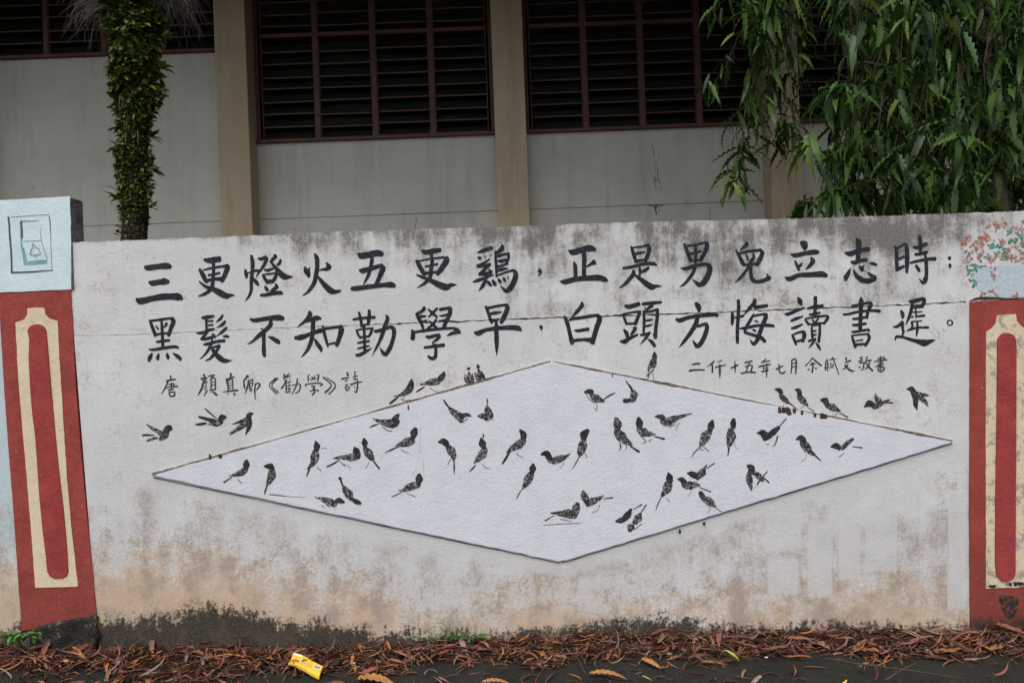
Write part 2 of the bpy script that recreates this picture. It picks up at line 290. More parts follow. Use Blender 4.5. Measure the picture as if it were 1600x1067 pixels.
('study','1100,100,50 1110,120,50 1050,170,50 1000,190,40; 1000,190,50 1030,260,55 1070,340,45 1095,410,35; 1060,230,45 1130,225,30; 1070,310,40 1150,285,25; 1165,120,20 1230,180,45 1300,240,30; 1300,110,35 1230,180,40 1170,240,20; 1180,290,15 1240,350,45 1300,410,40; 1290,270,30 1230,350,40 1150,415,30; 1340,130,45 1420,110,45 1500,110,50; 1495,110,55 1480,200,60 1430,310,55 1385,405,50; 1335,220,20 1400,215,35 1470,190,30; 1325,295,25 1400,290,38 1450,260,30; 930,425,25 945,480,60 940,560,65; 960,460,35 1100,440,42 1300,415,42 1520,400,35; 1540,395,30 1590,440,80 1630,465,50; 1580,460,60 1510,480,45 1440,518,8; 1135,520,30 1180,535,50 1300,500,45; 1310,500,50 1330,525,50 1280,580,40 1235,610,25 1250,650,25; 1275,640,40 1280,740,45 1270,820,55 1230,850,50 1180,825,40 1160,795,8; 1110,685,35 1200,675,42 1400,648,50')]),
((715,465),[
('early','415,130,40 450,220,48 490,340,45 505,380,25; 440,155,40 580,125,38 700,105,38; 710,110,60 735,150,65 690,270,70 640,370,50; 480,235,42 560,225,48 640,210,25; 500,350,40 600,320,38; 250,510,30 300,525,75 420,475,55 600,450,60 800,440,70 900,455,75 935,485,25; 568,360,40 570,450,60 573,600,68 575,700,55 575,850,10'),
('comma','1215,430,48 1235,431,48; 1238,440,38 1230,490,8')]),
((870,460),[
('white','365,120,35 370,160,60 310,240,55 220,335,20; 100,310,15 145,390,60 180,520,55 220,690,65 235,730,35; 190,370,40 400,335,50 590,305,45; 600,310,60 630,360,75 590,480,70 550,620,70 525,720,60; 265,525,25 310,535,45 465,508,50; 230,680,50 380,665,45 500,670,70'),
('head','1005,165,40 1060,180,65 1210,140,60; 970,285,25 1000,370,40 1030,440,35; 990,285,28 1100,265,30 1230,250,35; 1220,260,50 1190,350,50 1150,440,50; 1030,430,32 1150,430,35; 990,520,35 1025,570,60 1040,620,50; 1150,490,60 1140,530,55 1090,590,30; 935,690,30 1000,690,70 1080,640,50 1190,590,30; 1260,140,45 1400,125,50 1535,115,40; 1400,160,60 1340,210,40 1300,250,30; 1295,185,18 1300,215,12; 1278,240,35 1285,400,45 1275,560,35; 1290,260,35 1400,245,35 1480,215,35; 1480,220,45 1475,350,50 1455,500,50 1450,640,50; 1430,580,40 1450,640,30; 1300,380,25 1360,380,35 1410,365,18; 1290,470,25 1350,460,35 1410,440,15; 1230,595,30 1290,590,40 1370,560,35; 1365,560,35 1310,640,40 1225,735,8; 1340,655,15 1400,700,50 1440,760,45')]),
((1050,455),[
('then','350,175,45 385,220,80 395,260,65 395,300,30; 65,410,40 110,430,65 250,385,55 450,355,60 620,340,60 670,360,50; 375,390,55 350,480,65 280,600,60 190,720,50 100,832,8; 380,515,45 490,480,45; 500,475,50 515,540,60 480,660,65 420,770,65 370,810,60 330,760,35 305,710,6'),
('regret','885,300,30 890,380,50 885,460,48 885,500,20; 975,130,45 980,260,50 965,500,50 960,700,50 965,765,35; 925,390,22 1000,375,40 1050,360,40; 1215,125,50 1210,170,60 1150,240,55 1090,310,30 1060,345,12; 1220,235,60 1310,225,50 1400,210,45; 1200,340,30 1150,430,45 1090,530,45 1070,600,40; 1200,365,32 1290,345,32 1370,335,40; 1370,340,60 1380,380,65 1340,480,60 1290,620,60 1250,720,60 1200,775,50 1140,700,6; 1070,605,40 1200,645,45 1310,685,60 1370,740,45; 990,548,20 1080,540,45 1250,505,42 1400,500,48 1495,510,45; 1210,435,15 1240,440,30 1270,455,12; 1180,565,15 1210,575,35 1240,595,12')]),
((1215,455),[
('read','305,95,35 330,150,75 350,205,30; 100,335,15 160,335,55 280,285,45 390,245,30; 200,435,35 270,405,48 370,370,25; 205,545,30 270,530,45 365,485,28; 215,640,30 245,710,42 272,790,30; 230,635,25 300,610,35 370,590,35; 375,595,55 395,640,60 370,740,45; 260,745,32 360,715,35; 555,85,50 555,180,52 550,320,45; 440,255,30 540,230,50 665,215,45; 465,345,25 540,335,42 625,315,30; 400,415,22 430,450,40 460,495,30; 410,405,25 560,375,32 730,360,35; 740,365,40 735,400,45 680,480,30; 460,485,30 680,465,30; 510,410,20 540,460,30; 600,395,25 560,455,30; 500,510,20 505,600,38 515,720,30; 500,510,22 630,490,25; 620,495,35 620,600,40 605,745,40; 530,585,32 570,578,22; 530,645,32 570,635,22; 455,730,32 560,700,32; 555,710,32 510,770,32 455,835,8; 560,755,12 600,805,40 630,860,20'),
('book','1225,85,20 1230,160,75 1225,260,60 1220,400,55 1215,560,55; 1090,215,30 1140,210,38 1280,180,38 1370,165,40; 1370,170,50 1370,205,60 1330,300,45 1310,395,45; 970,340,32 1030,340,35 1200,300,38 1400,285,42 1505,295,45; 1105,405,28 1160,405,38 1310,380,38; 1105,495,35 1160,495,42 1300,475,38; 1090,595,25 1150,595,40 1330,565,35 1340,585,35; 1090,650,25 1115,730,42 1145,825,40; 1095,650,25 1340,625,28; 1330,635,40 1350,690,45 1290,800,40; 1150,728,20 1250,715,25; 1140,785,42 1290,775,35')]),
((1385,450),[
('late','215,330,30 240,390,60 240,445,30; 95,570,15 160,565,45 240,500,50; 245,510,35 235,580,40 250,640,40 235,700,25; 130,770,15 150,715,40 250,725,35 400,770,50 560,805,95 640,785,60 725,760,8; 335,190,30 380,200,65 540,155,50; 550,160,50 555,210,55 520,280,45; 380,240,40 360,340,50 330,440,42 280,550,8; 400,280,50 520,270,45; 430,300,22 435,380,25 435,450,12; 385,355,20 440,355,22 525,345,18; 370,430,30 400,415,20; 450,415,30 560,405,35; 370,500,30 385,560,35 360,600,25; 370,495,22 520,480,20; 300,630,15 360,605,35 480,580,30 620,580,35; 455,490,25 455,600,42 442,710,15'),
('full_stop','973,510,20 962,537,20 935,548,20 908,537,20 897,510,20 908,483,20 935,472,20 962,483,20 973,510,20')]),
]
SMALL = [
((245,575),[
'200,110,25 205,160,22; 145,190,30 200,175,25 270,165,25; 160,190,25 140,260,25 70,380,10; 180,240,20 250,225,18 245,265,20; 135,290,15 200,275,18 305,268,20; 215,220,18 215,320,18; 170,325,22 245,305,20; 180,360,20 195,415,18; 185,355,20 265,355,18 250,410,20; 195,415,20 265,408,20',
'695,90,28 700,130,20; 650,155,25 735,140,25; 665,165,20 700,200,20 735,205,25; 725,160,20 680,205,20; 665,225,18 740,210,15; 680,225,25 660,300,30 605,395,15; 730,240,12 700,285,12; 735,285,12 700,330,12; 740,330,18 690,415,10; 755,125,10 790,110,18 850,100,20; 830,115,18 795,150,15; 790,155,18 800,230,18 795,310,15; 800,150,15 855,150,18 860,220,20 860,320,18; 810,200,12 840,195,12; 810,250,12 845,245,12; 770,325,12 850,310,15; 820,330,12 795,355,8; 830,350,25 880,395,30',
'1090,80,30 1085,140,25; 1020,165,25 1080,150,25 1135,130,25; 1030,185,30 1045,250,25 1050,330,18; 1050,180,18 1110,165,18 1115,250,18 1120,320,15; 1060,215,10 1095,210,12; 1060,255,10 1095,250,12; 1060,300,12 1095,285,12; 975,350,12 1080,335,20 1190,325,25; 1050,370,15 1040,390,10; 1130,370,20 1145,390,30',
'1340,110,30 1300,160,25 1280,190,20 1285,250,25 1295,300,20; 1345,180,15 1335,270,25 1300,365,12; 1360,180,15 1365,260,20 1375,345,18; 1370,185,15 1410,165,18 1405,250,15; 1375,225,12 1400,220,12; 1375,275,12 1405,265,12; 1390,300,15 1400,330,15; 1450,240,18 1440,330,22 1448,455,10; 1440,235,15 1500,225,25 1515,255,25 1480,300,20 1470,330,10']),
((405,570),[
'245,195,22 150,300,15 255,425,18; 275,195,20 185,305,15 285,405,20',
'360,140,25 390,170,15; 440,125,15 400,170,25; 350,185,20 400,180,22 460,160,10; 360,215,20 370,216,20; 445,205,15 455,206,15; 400,220,25 360,300,20 325,345,25; 395,260,15 395,400,20; 400,260,12 470,240,12; 400,310,12 465,300,12; 400,355,12 465,350,12; 395,405,15 460,390,15; 440,240,12 435,390,12; 560,200,18 545,300,18 480,430,12; 480,300,12 590,280,15 605,320,18 580,390,20 535,410,15',
'715,160,15 725,240,18; 740,140,15 715,170,12; 770,160,10 820,230,12; 820,160,10 765,235,12; 850,150,18 875,150,20 860,240,18; 740,200,10 850,195,12; 680,310,22 690,280,15; 680,285,15 800,270,18 900,270,18 925,290,28 890,310,10; 770,315,20 820,315,18 790,355,20; 745,390,12 810,370,18 875,378,18; 805,350,18 815,400,20 780,435,22',
'940,180,22 1060,300,18 970,405,28; 990,185,12 1120,300,20 1025,430,20',
'1290,110,20 1305,155,30; 1215,205,25 1270,195,20 1320,185,15; 1260,240,18 1300,220,15; 1265,300,15 1300,285,15; 1265,325,18 1280,375,20 1310,365,18 1325,315,15 1275,325,12; 1405,95,18 1410,200,15; 1375,180,12 1445,160,15; 1385,215,12 1445,210,18; 1345,290,25 1430,260,20 1515,248,15; 1445,220,15 1445,330,20 1425,400,25 1400,385,10; 1400,325,18 1410,326,18']),
((1070,550),[
'110,185,20 170,170,28 225,172,22; 70,275,30 150,262,25 290,262,20',
'435,130,20 390,175,22 330,215,12; 405,180,20 405,300,25; 545,120,15 480,150,12; 450,225,18 595,190,18; 515,185,25 515,290,28 515,380,10',
'685,235,25 780,190,25; 735,140,15 740,230,22 737,300,12',
'885,155,25 990,130,22; 955,150,18 900,290,18; 890,215,18 990,195,18 970,290,25; 830,315,22 920,295,20 1040,300,22',
'1195,100,15 1130,155,18; 1155,145,15 1250,128,18; 1090,215,25 1170,195,22 1260,180,20; 1180,190,18 1150,240,12; 1150,250,15 1220,230,15; 1130,290,22 1225,265,25; 1205,170,20 1205,290,20 1200,380,8',
'1345,250,22 1445,200,20; 1385,175,15 1390,270,22 1420,310,22 1465,300,22 1475,280,12']),
((1235,545),[
'20,165,20 20,260,20 8,360,15; 25,160,20 80,155,20 85,260,25 78,370,15; 30,215,15 75,205,12; 30,270,15 75,260,12',
'325,130,18 280,190,15 222,250,18; 325,135,15 390,195,25 455,245,25; 300,215,12 350,205,15; 285,235,12 370,225,12; 325,200,20 330,280,22 320,345,22; 275,295,20 255,315,15; 365,280,18 385,290,22',
'515,190,15 520,270,20; 540,150,15 555,260,20; 520,180,15 550,170,12; 520,215,12 550,210,12; 500,285,15 560,270,15; 530,280,15 510,320,12; 545,290,15 550,320,18; 580,160,18 640,145,15; 620,125,20 650,200,15 680,280,15 715,378,10; 655,145,18 665,147,18; 590,200,12 600,260,12; 610,230,12 635,225,12 620,270,15; 575,280,12 630,265,12',
'820,130,25 820,180,18; 805,205,15 885,170,25; 845,225,15 830,260,20 770,305,15; 800,235,20 850,290,30 900,325,30 945,320,10',
'1020,130,20 1060,140,15; 1055,115,15 1045,165,15; 1000,185,15 1060,165,18; 1040,180,20 1020,215,12 1075,200,18 1070,290,20 1040,310,15; 1005,270,15 1030,260,12 1025,280,12; 1130,115,18 1110,180,18 1080,230,12; 1110,180,15 1190,165,22; 1165,185,15 1150,250,22 1100,295,15; 1110,200,12 1150,260,25 1210,320,28',
'1325,115,25 1325,200,18 1310,250,15; 1280,150,15 1380,125,20 1375,150,18; 1235,190,15 1320,170,18 1420,160,20; 1290,210,15 1360,190,15; 1280,245,20 1370,220,22; 1245,262,12 1330,255,15 1365,260,12; 1285,285,15 1295,325,20; 1290,280,12 1370,270,18 1385,290,20 1360,325,18 1310,335,20; 1310,305,15 1345,298,15']),
]
# birds: origin, scale, on the raised panel?; strokes "head ; body ; rest"; a leading * marks feathered (thin) paint
BIRDS = [
((215,625),8.0,0,['350,380,60 380,355,85 405,350,70 425,375,15; *370,380,60 340,440,80 300,475,60 280,495,30; *110,300,8 180,350,35 250,390,50 320,430,70; *240,470,30 180,485,30 120,510,20; 65,440,20 110,435,25 205,440,12',
 '1030,240,50 1060,215,80 1100,215,30; *1040,270,60 990,290,75 930,270,60; 950,260,50 860,235,40 770,210,25; 845,110,15 900,155,18 990,235,10; 730,305,20 790,300,35 850,290,25; *890,300,20 960,320,10',
 '1445,165,15 1410,175,50 1390,200,65; 1385,220,50 1400,270,60 1390,340,50 1350,430,12; *1350,240,50 1340,290,80 1280,340,60 1220,380,40 1160,420,30; 1310,260,40 1250,280,25 1185,300,8']),
((600,560),8.889,0,['385,290,20 380,340,70 365,400,90; *365,400,90 330,450,90 270,490,60 200,515,25 135,520,10; 195,535,20 140,580,30 85,625,25; 280,530,6 265,600,6; 230,560,8 290,585,8 370,575,8',
 '830,195,30 825,225,60 790,270,80; *780,290,70 730,320,90 660,330,90 590,345,50 510,360,20; 560,395,15 500,430,22 450,465,15; 630,405,8 700,450,8 760,470,10',
 '*1195,125,15 1170,145,40; *1130,235,25 1130,290,35 1165,365,15; *1225,210,12 1235,290,30 1235,360,25; *1180,200,30 1190,270,70 1200,350,50',
 '*1300,90,25 1310,115,50; *1265,200,20 1290,270,45 1330,320,30; 1350,180,15 1370,240,50 1395,290,30; *1310,150,25 1325,230,50 1335,300,40']),
((600,560),8.889,1,['1090,800,60 1150,780,50 1205,800,20; *920,700,50 970,750,80 1040,800,110 1070,860,70; 830,580,20 870,640,25 915,695,20; 1090,890,10 1165,830,10',
 '*1400,800,60 1350,800,75 1310,800,25; *1430,660,30 1440,720,90 1460,790,110 1430,830,80; 1435,565,18 1435,640,10; 1500,840,6 1530,865,6']),
((570,640),8.889,1,['475,65,20 450,90,60 410,140,80; *440,170,90 360,190,110 280,180,90 200,160,50 110,120,10; 185,200,15 120,220,22 65,245,8; 240,235,8 330,295,10 380,290,5; 430,200,70 380,230,50',
 '700,275,60 685,320,100 675,380,60; *650,430,100 590,450,110 520,480,80 440,500,30; 450,520,18 380,550,22 280,600,8; 505,555,8 570,590,8 625,600,5',
 '1030,450,30 1090,440,85 1130,470,80; *1160,520,70 1200,570,110 1230,640,80 1235,710,20; 1240,720,15 1242,810,22 1240,890,8; 1190,690,8 1150,765,6',
 '755,915,60 755,965,100 745,1020,60; *735,1040,80 660,1060,100 590,1090,90 530,1120,40 470,1120,12; 511,1146,10 440,1180,14 371,1214,10; 581,1156,6 700,1206,10']),
((340,680),8.889,1,['400,360,50 400,405,90 395,450,60; *390,470,70 340,510,90 270,540,60 160,565,12; 200,580,12 90,650,22; 275,605,8 330,660,12',
 '650,430,20 690,430,60 740,430,80 750,460,70; *755,490,80 750,560,110 715,640,70 680,700,20; 690,690,18 665,760,22 652,820,10',
 '1365,90,30 1378,145,85 1380,195,60; *1360,230,80 1350,310,120 1320,390,70 1250,465,20; 1275,470,20 1250,530,22 1238,572,10; 1375,440,8 1440,490,8']),
((470,680),8.889,1,['745,165,20 765,210,90 790,270,80; *790,290,80 700,305,100 610,305,60 520,310,40 450,322,15; 530,345,15 450,395,22 365,435,20; 545,365,10 610,425,10; 600,400,6 700,455,6',
 '880,55,40 888,105,85 890,155,45; *900,190,70 935,240,110 980,310,80 1010,350,30; 1015,365,18 1050,410,22 1090,462,20; 950,370,5 905,460,5',
 '490,920,50 530,905,75 590,925,40; *470,960,70 410,935,110 340,900,80 260,870,30; 195,850,10 245,880,15; 290,970,8 330,1010,6',
 '720,890,40 770,920,70 825,940,40; *585,700,30 620,760,80 670,820,110 700,880,60; 540,595,40 550,600,40; 555,620,25 575,680,25']),
((720,660),8.889,1,['285,230,40 300,290,95 320,345,60; *330,380,80 300,440,110 250,500,80 180,570,10; 205,595,15 160,640,22 115,688,6; 300,575,8 350,630,8 410,638,5',
 '830,115,40 870,165,85 870,220,70; *860,260,90 800,310,110 730,350,80 640,420,25; 675,410,25 630,490,32 580,570,22; 770,425,10 820,470,8 880,485,5',
 '1130,440,40 1190,430,80 1230,490,80; *1240,530,60 1300,530,90 1390,500,90 1480,460,30 1520,425,5; 1440,560,5 1380,640,5',
 '1005,585,40 1000,640,90 990,690,60; *970,730,90 930,800,110 900,860,70 850,930,12; 840,940,10 800,1000,14 775,1060,8']),
((890,590),8.889,1,['245,740,60 200,790,110 200,840,70; *190,880,80 180,950,120 150,1040,90 140,1090,30; 139,1083,14 90,1180,14 39,1263,6; 210,1030,8 243,1118,6',
 '215,200,30 270,190,65 300,200,70; *310,250,60 370,290,110 450,320,50 490,330,10; 475,300,12 550,250,22 630,210,12; 225,220,8 270,290,8 350,360,6; 380,370,8 375,460,8 330,400,4',
 '830,315,50 770,320,60; *865,180,40 890,240,90 880,300,80 830,315,50; 780,45,12 860,150,30; 900,170,8 960,240,6',
 '*650,575,60 665,640,110 665,700,80; *660,760,90 710,810,130 780,880,90 870,930,25; 845,950,20 960,1025,30; 690,900,8 710,940,20 695,1020,6; 795,940,8 780,1000,6',
 '960,570,50 970,620,95 970,680,75; *970,720,80 1030,760,120 1100,780,70 1200,785,10; 1180,815,15 1310,850,28; 990,820,6 1060,880,10 1010,920,6; 1140,850,6 1100,885,8']),
((840,700),7.622,1,['*545,520,40 555,570,80 590,630,70; *600,660,70 660,630,80 730,600,50 785,560,10; 785,603,8 890,588,16; 740,670,6 710,740,5 650,765,6',
 '*475,665,50 460,710,85 445,770,80; *430,800,80 360,780,100 280,780,60 160,770,15; *190,805,10 90,860,20; 270,845,8 410,870,5; *70,915,6 300,900,8 530,890,6',
 '940,870,30 990,860,65; 1020,850,60 1070,800,75 1110,730,30; 1140,730,8 1240,672,14',
 '*1110,940,80 1100,975,50; *1160,880,60 1200,830,90 1220,790,40; 1230,770,10 1290,680,14; 1150,970,8 1240,900,8']),
((990,640),8.889,1,['295,95,12 350,95,55 400,110,75; *410,160,80 470,170,110 560,130,90 640,100,50 810,50,10; 500,240,12 590,200,6; 635,180,8 580,280,5',
 '1095,160,40 1075,220,95 1065,280,60; *1050,310,80 1000,370,130 960,450,90 920,520,20; 910,530,14 850,590,14 805,655,8; 975,520,10 1045,575,10; 920,540,8 965,560,8',
 '1390,140,50 1385,190,80 1385,240,60; *1350,290,80 1355,370,125 1335,450,90 1315,530,20; 1325,530,22 1310,640,14; 1405,440,5 1410,510,5 1450,545,5',
 '745,880,15 800,890,75 850,910,85; *890,930,80 950,870,85 1000,790,25 1015,760,8; 1020,810,10 1120,745,16; 940,940,8 1005,885,16; 880,990,6 900,960,6']),
((1020,710),8.889,1,['215,262,30 230,310,90 235,365,80; *215,410,100 200,470,120 150,540,60 110,600,12; 110,600,12 70,690,14 42,770,8; 180,600,5 235,650,10',
 '345,345,15 400,345,65 430,380,75; *440,420,80 500,430,110 580,420,80 660,425,12; 645,455,10 805,515,16; 490,580,5 550,500,4',
 '665,535,60 690,580,70; *700,610,60 770,640,100 830,690,80 860,710,40; 870,735,8 955,795,10; 740,700,6 800,750,6 760,815,5',
 '1330,160,50 1365,180,90 1370,230,80; *1340,260,60 1340,340,90 1360,440,50 1370,510,5; *1400,250,50 1460,290,80 1520,350,50; 1590,235,12 1500,340,20 1450,415,20; 1540,320,15 1610,385,20']),
((1170,620),8.889,1,['115,505,15 190,500,90 220,530,100; 220,580,60 280,540,80 350,480,75 410,430,50; 420,415,12 520,300,14; 400,550,20 365,660,12 330,690,6; 280,650,8 240,665,8',
 '655,590,15 720,570,80 750,600,90; *760,650,100 810,710,110 860,770,60 910,800,35; 900,790,28 950,840,20 1000,885,12; 800,800,5 785,860,5 735,890,5',
 '1150,690,30 1210,680,85 1250,700,60; *1250,715,50 1310,700,60 1370,640,55 1445,585,35; 1440,690,10 1575,705,16; 1330,780,6 1255,835,8']),
((1200,590),6.154,0,['65,110,10 110,120,45 125,140,40; *120,165,35 150,200,50 190,235,35; 200,240,12 285,305,6; 150,260,4 140,280,4',
 '260,115,10 295,125,45 305,160,40; *300,180,45 335,220,60 380,265,20; 380,285,6 445,325,8; 350,270,4 310,300,4',
 '510,215,20 550,220,60 565,250,45; *570,270,40 620,285,65 690,320,20; 695,340,8 765,380,12; 670,340,4 630,375,4',
 '930,280,15 970,250,60 1000,255,50; *1020,280,45 1060,260,55 1100,240,35 1165,215,15; *1035,145,8 1040,190,35 1060,220,60; 1130,240,10 1195,240,14',
 '1340,110,15 1380,110,50 1400,140,50; 1400,150,50 1420,200,50 1420,260,40 1435,310,6; *1430,160,50 1490,165,40 1560,170,6; *1470,200,40 1510,230,40 1540,275,10']),
((940,540),13.333,0,['1100,155,50 1105,220,100 1105,280,80; *1080,330,130 1060,400,150 1000,450,70 970,550,20; 935,630,20 1085,500,25; 1060,570,10 1095,720,10; 990,600,20 960,690,18']),
]
CRACK = [(112,524),(190,523),(269,520),(375,515),(463,511),(539,509),(587,507),(655,504.5),(700,502),(715,502.7),(761,500),(791,499),(828,497.7),(879,496),(937,494),(985,493),(1039,491),(1080,489),(1133,488),(1175,485),(1219,484.5),(1284,481),(1311,480),(1330,480.5),(1370,478),(1410,477),(1449,475),(1515,471)]
# ---------------------------------------------------------------- painted strokes as thin sheets of paint
def parse(s):
    out = []
    for st in s.split(';'):
        st = st.strip()
        if not st: continue
        dry = st.startswith('*'); st = st.lstrip('*')
        out.append((dry, [tuple(float(q) for q in p.split(',')) for p in st.split()]))
    return out
def ribbon(mb, pts, y, mi=0, jitter=.035, cap=.32, sub=None):
    """pts: (x, z, width) in metres; adds one smooth brush stroke at depth y"""
    p = np.array(pts, float)
    if len(p) < 2: return
    n = len(p); q = []
    for i in range(n-1):                                       # Catmull-Rom
        p0, p1, p2, p3 = p[max(i-1, 0)], p[i], p[i+1], p[min(i+2, n-1)]
        L = np.hypot(*(p2-p1)[:2]); k = sub or int(min(max(L/.006, 2), 9))
        for t in np.arange(k)/k:
            w = .5*((2*p1)+(-p0+p2)*t+(2*p0-5*p1+4*p2-p3)*t*t+(-p0+3*p1-3*p2+p3)*t**3)
            w[2] = p1[2]+(p2[2]-p1[2])*(t*t*(3-2*t)); q.append(w)
    q.append(p[-1]); q = np.array(q)
    d = np.gradient(q[:, :2], axis=0); d /= np.maximum(np.hypot(d[:, 0], d[:, 1]), 1e-9)[:, None]
    nn = np.stack([-d[:, 1], d[:, 0]], 1)
    w = q[:, 2]/2
    jl = w*(1+rng.normal(0, jitter, len(q))); jr = w*(1+rng.normal(0, jitter, len(q)))
    Lp = q[:, :2]+nn*jl[:, None]; Rp = q[:, :2]-nn*jr[:, None]
    def capp(c, dd, r, sgn):                                   # blunt rounded brush end
        o = []
        nv = np.array([-dd[1], dd[0]])
        for a in (60, 25, -25, -60):
            a = math.radians(a)
            o.append(c + nv*math.sin(a)*r*.98 + dd*sgn*math.cos(a)*r*cap*2)
        return o
    b = len(mb.v); v = []; f = []; k = len(q)
    for i in range(k): v.append((Lp[i][0], y, Lp[i][1])); v.append((Rp[i][0], y, Rp[i][1]))
    for i in range(k-1): f.append((2*i, 2*i+1, 2*i+3, 2*i+2))
    s0 = capp(q[0, :2], d[0], w[0], -1); s1 = capp(q[-1, :2], d[-1], w[-1], 1)
    i0 = len(v); v += [(c[0], y, c[1]) for c in s0]; f.append((1, 0, i0, i0+1, i0+2, i0+3))
    i1 = len(v); v += [(c[0], y, c[1]) for c in s1]; f.append((2*k-2, 2*k-1, i1+3, i1+2, i1+1, i1))
    mb.add(v, f, mi)
def strokes(mb, text, ox, oy, sc, y, mi=0, mi_dry=1, cap=.32, wk=1.0, jitter=.035):
    D = y-CAM.y; mpp = D/F
    for i, (dry, pts) in enumerate(parse(text)):
        yy = y-.00004*i
        ribbon(mb, [(*PX(ox+a/sc, oy+b/sc, yy-CAM.y), w*wk/sc*mpp) for a, b, w in pts], yy, mi_dry if dry else mi, cap=cap, jitter=jitter)

# ---------------------------------------------------------------- ground, road
def ground():
    m = N('damp_asphalt', .8, .2)
    a = m.noise(3, 4, .6); g = m.noise(190, 4, .75); g2 = m.noise(420, 2, .6)
    c = m.mix(m.ramp(a, .35, .65), (.0125, .012, .0092), (.021, .0200, .0155))
    c = m.mix(m.math('MULTIPLY', m.ramp(g, .54, .68), .75), c, (.055, .052, .043))
    c = m.mix(m.ramp(m.noise(120, 1, .5, off=(4, 4, 4)), .72, .74), c, (.16, .155, .14))
    c = m.mix(m.math('MULTIPLY', m.ramp(m.noise(14, 5, .7), .55, .7), .5), c, (.014, .016, .0085))
    m.color(c); m.bump(m.math('ADD', g, m.math('MULTIPLY', g2, .5)), .006, .9)
    mb = MB()
    xs = [-90, -30, -10, -5]+list(np.linspace(-4.8, 4.8, 97))+[5, 10, 30, 90]
    ys = [-90, -30, -12, -7, -5, -3, -2]+list(np.linspace(-1.4, -.02, 24))+[.3]
    ht = lambda x, y: -.022-.034*min(1, max(0, (x-.9)/1.2))*(1 if abs(x) < 4.9 else 0)+(.012*math.sin(x*2.1+1)*math.exp(-(y+.5)**2*4) if abs(x) < 4.9 and y > -1.5 else 0) + (.055*min(1.2, max(0, (-x-1.0)/1.3))*max(0, 1+y/1.2) if y > -1.2 and -4.9 < x else 0)
    for y in ys:
        for x in xs: mb.v.append((x, y, ht(x, y)))
    nx = len(xs)
    for j in range(len(ys)-1):
        for i in range(nx-1): mb.f.append((j*nx+i, j*nx+i+1, (j+1)*nx+i+1, (j+1)*nx+i)); mb.m.append(0)
    o = mb.build('road', m.mat, smooth=True); tag(o, 'dark damp asphalt road running along the foot of the wall', kind='structure')
    # wet soil strip under the fallen leaves
    s = N('damp_soil', .95, .1); s.color(s.mix(s.ramp(s.noise(40, 5, .7), .35, .65), (.016, .012, .008), (.05, .034, .022))); s.bump(s.noise(80, 5, .7), .012, 1)
    mb = MB(); xs = np.linspace(-4.6, 4.6, 200); ys = np.linspace(-.34, .0, 12)
    for y in ys:
        for x in xs:
            e = .28+.05*math.sin(3.1*x)+.035*math.sin(7.7*x+1)+.02*math.sin(17*x)
            t = max(0, 1+y/e)
            mb.v.append((x, y, ht(x, y)-.012+.024*t**.6+.006*math.sin(31*x+y*40)*t+.006*math.sin(57*x-y*70)*t))
    for j in range(11):
        for i in range(199): mb.f.append((j*200+i, j*200+i+1, (j+1)*200+i+1, (j+1)*200+i)); mb.m.append(0)
    o = mb.build('verge', s.mat, smooth=True); tag(o, 'strip of dark damp soil between road and wall', kind='structure')
    # yard behind the wall
    y_ = N('yard_ground', .95, .1); y_.color(y_.mix(y_.ramp(y_.noise(6, 5, .7), .4, .6), (.03, .045, .018), (.06, .05, .035)))
    mb = MB(); mb.add([(-90, .25, .4), (90, .25, .4), (90, 120, .4), (-90, 120, .4)], [(0, 1, 2, 3)])
    mb.add([(-90, .25, 0), (90, .25, 0), (90, .25, .4), (-90, .25, .4)], [(0, 1, 2, 3)])
    o = mb.build('yard', y_.mat); tag(o, 'grassy yard between the street wall and the building', kind='structure')
    return ht
HT = ground()

# ---------------------------------------------------------------- the wall itself
def lerp_tab(tab, x):
    xs = [t[0] for t in tab]; ys = [t[1] for t in tab]
    return np.interp(x, xs, ys)
TOP = [(-1800, 443), (-60, 384), (112, 379), (380, 369), (530, 362), (800, 354), (1000, 347), (1280, 341), (1450, 335), (1600, 330), (1750, 325), (3400, 270)]
PEACH = [(0, 880), (60, 850), (150, 880), (190, 858), (260, 872), (300, 885), (350, 872), (400, 890), (450, 905), (560, 905), (640, 935), (720, 945), (800, 925), (870, 918), (960, 950), (1080, 950), (1180, 935), (1230, 925), (1300, 912), (1400, 908), (1450, 915), (1520, 950), (1700, 930)]
GRIME = [(0, 975), (30, 965), (155, 962), (250, 957), (300, 943), (340, 938), (390, 948), (430, 965), (500, 962), (530, 975), (600, 980), (700, 984), (800, 982), (900, 977), (960, 968), (1040, 958), (1070, 965), (1130, 972), (1180, 972), (1240, 975), (1300, 968), (1400, 972), (1500, 975), (1700, 975)]
DIRTW = [(0, 6), (112, 8), (250, 10), (330, 14), (380, 30), (460, 50), (560, 52), (640, 62), (720, 60), (800, 75), (860, 78), (930, 70), (1000, 90), (1060, 105), (1120, 95), (1200, 90), (1280, 78), (1330, 84), (1400, 90), (1450, 60), (1500, 64), (1560, 30), (1700, 20)]
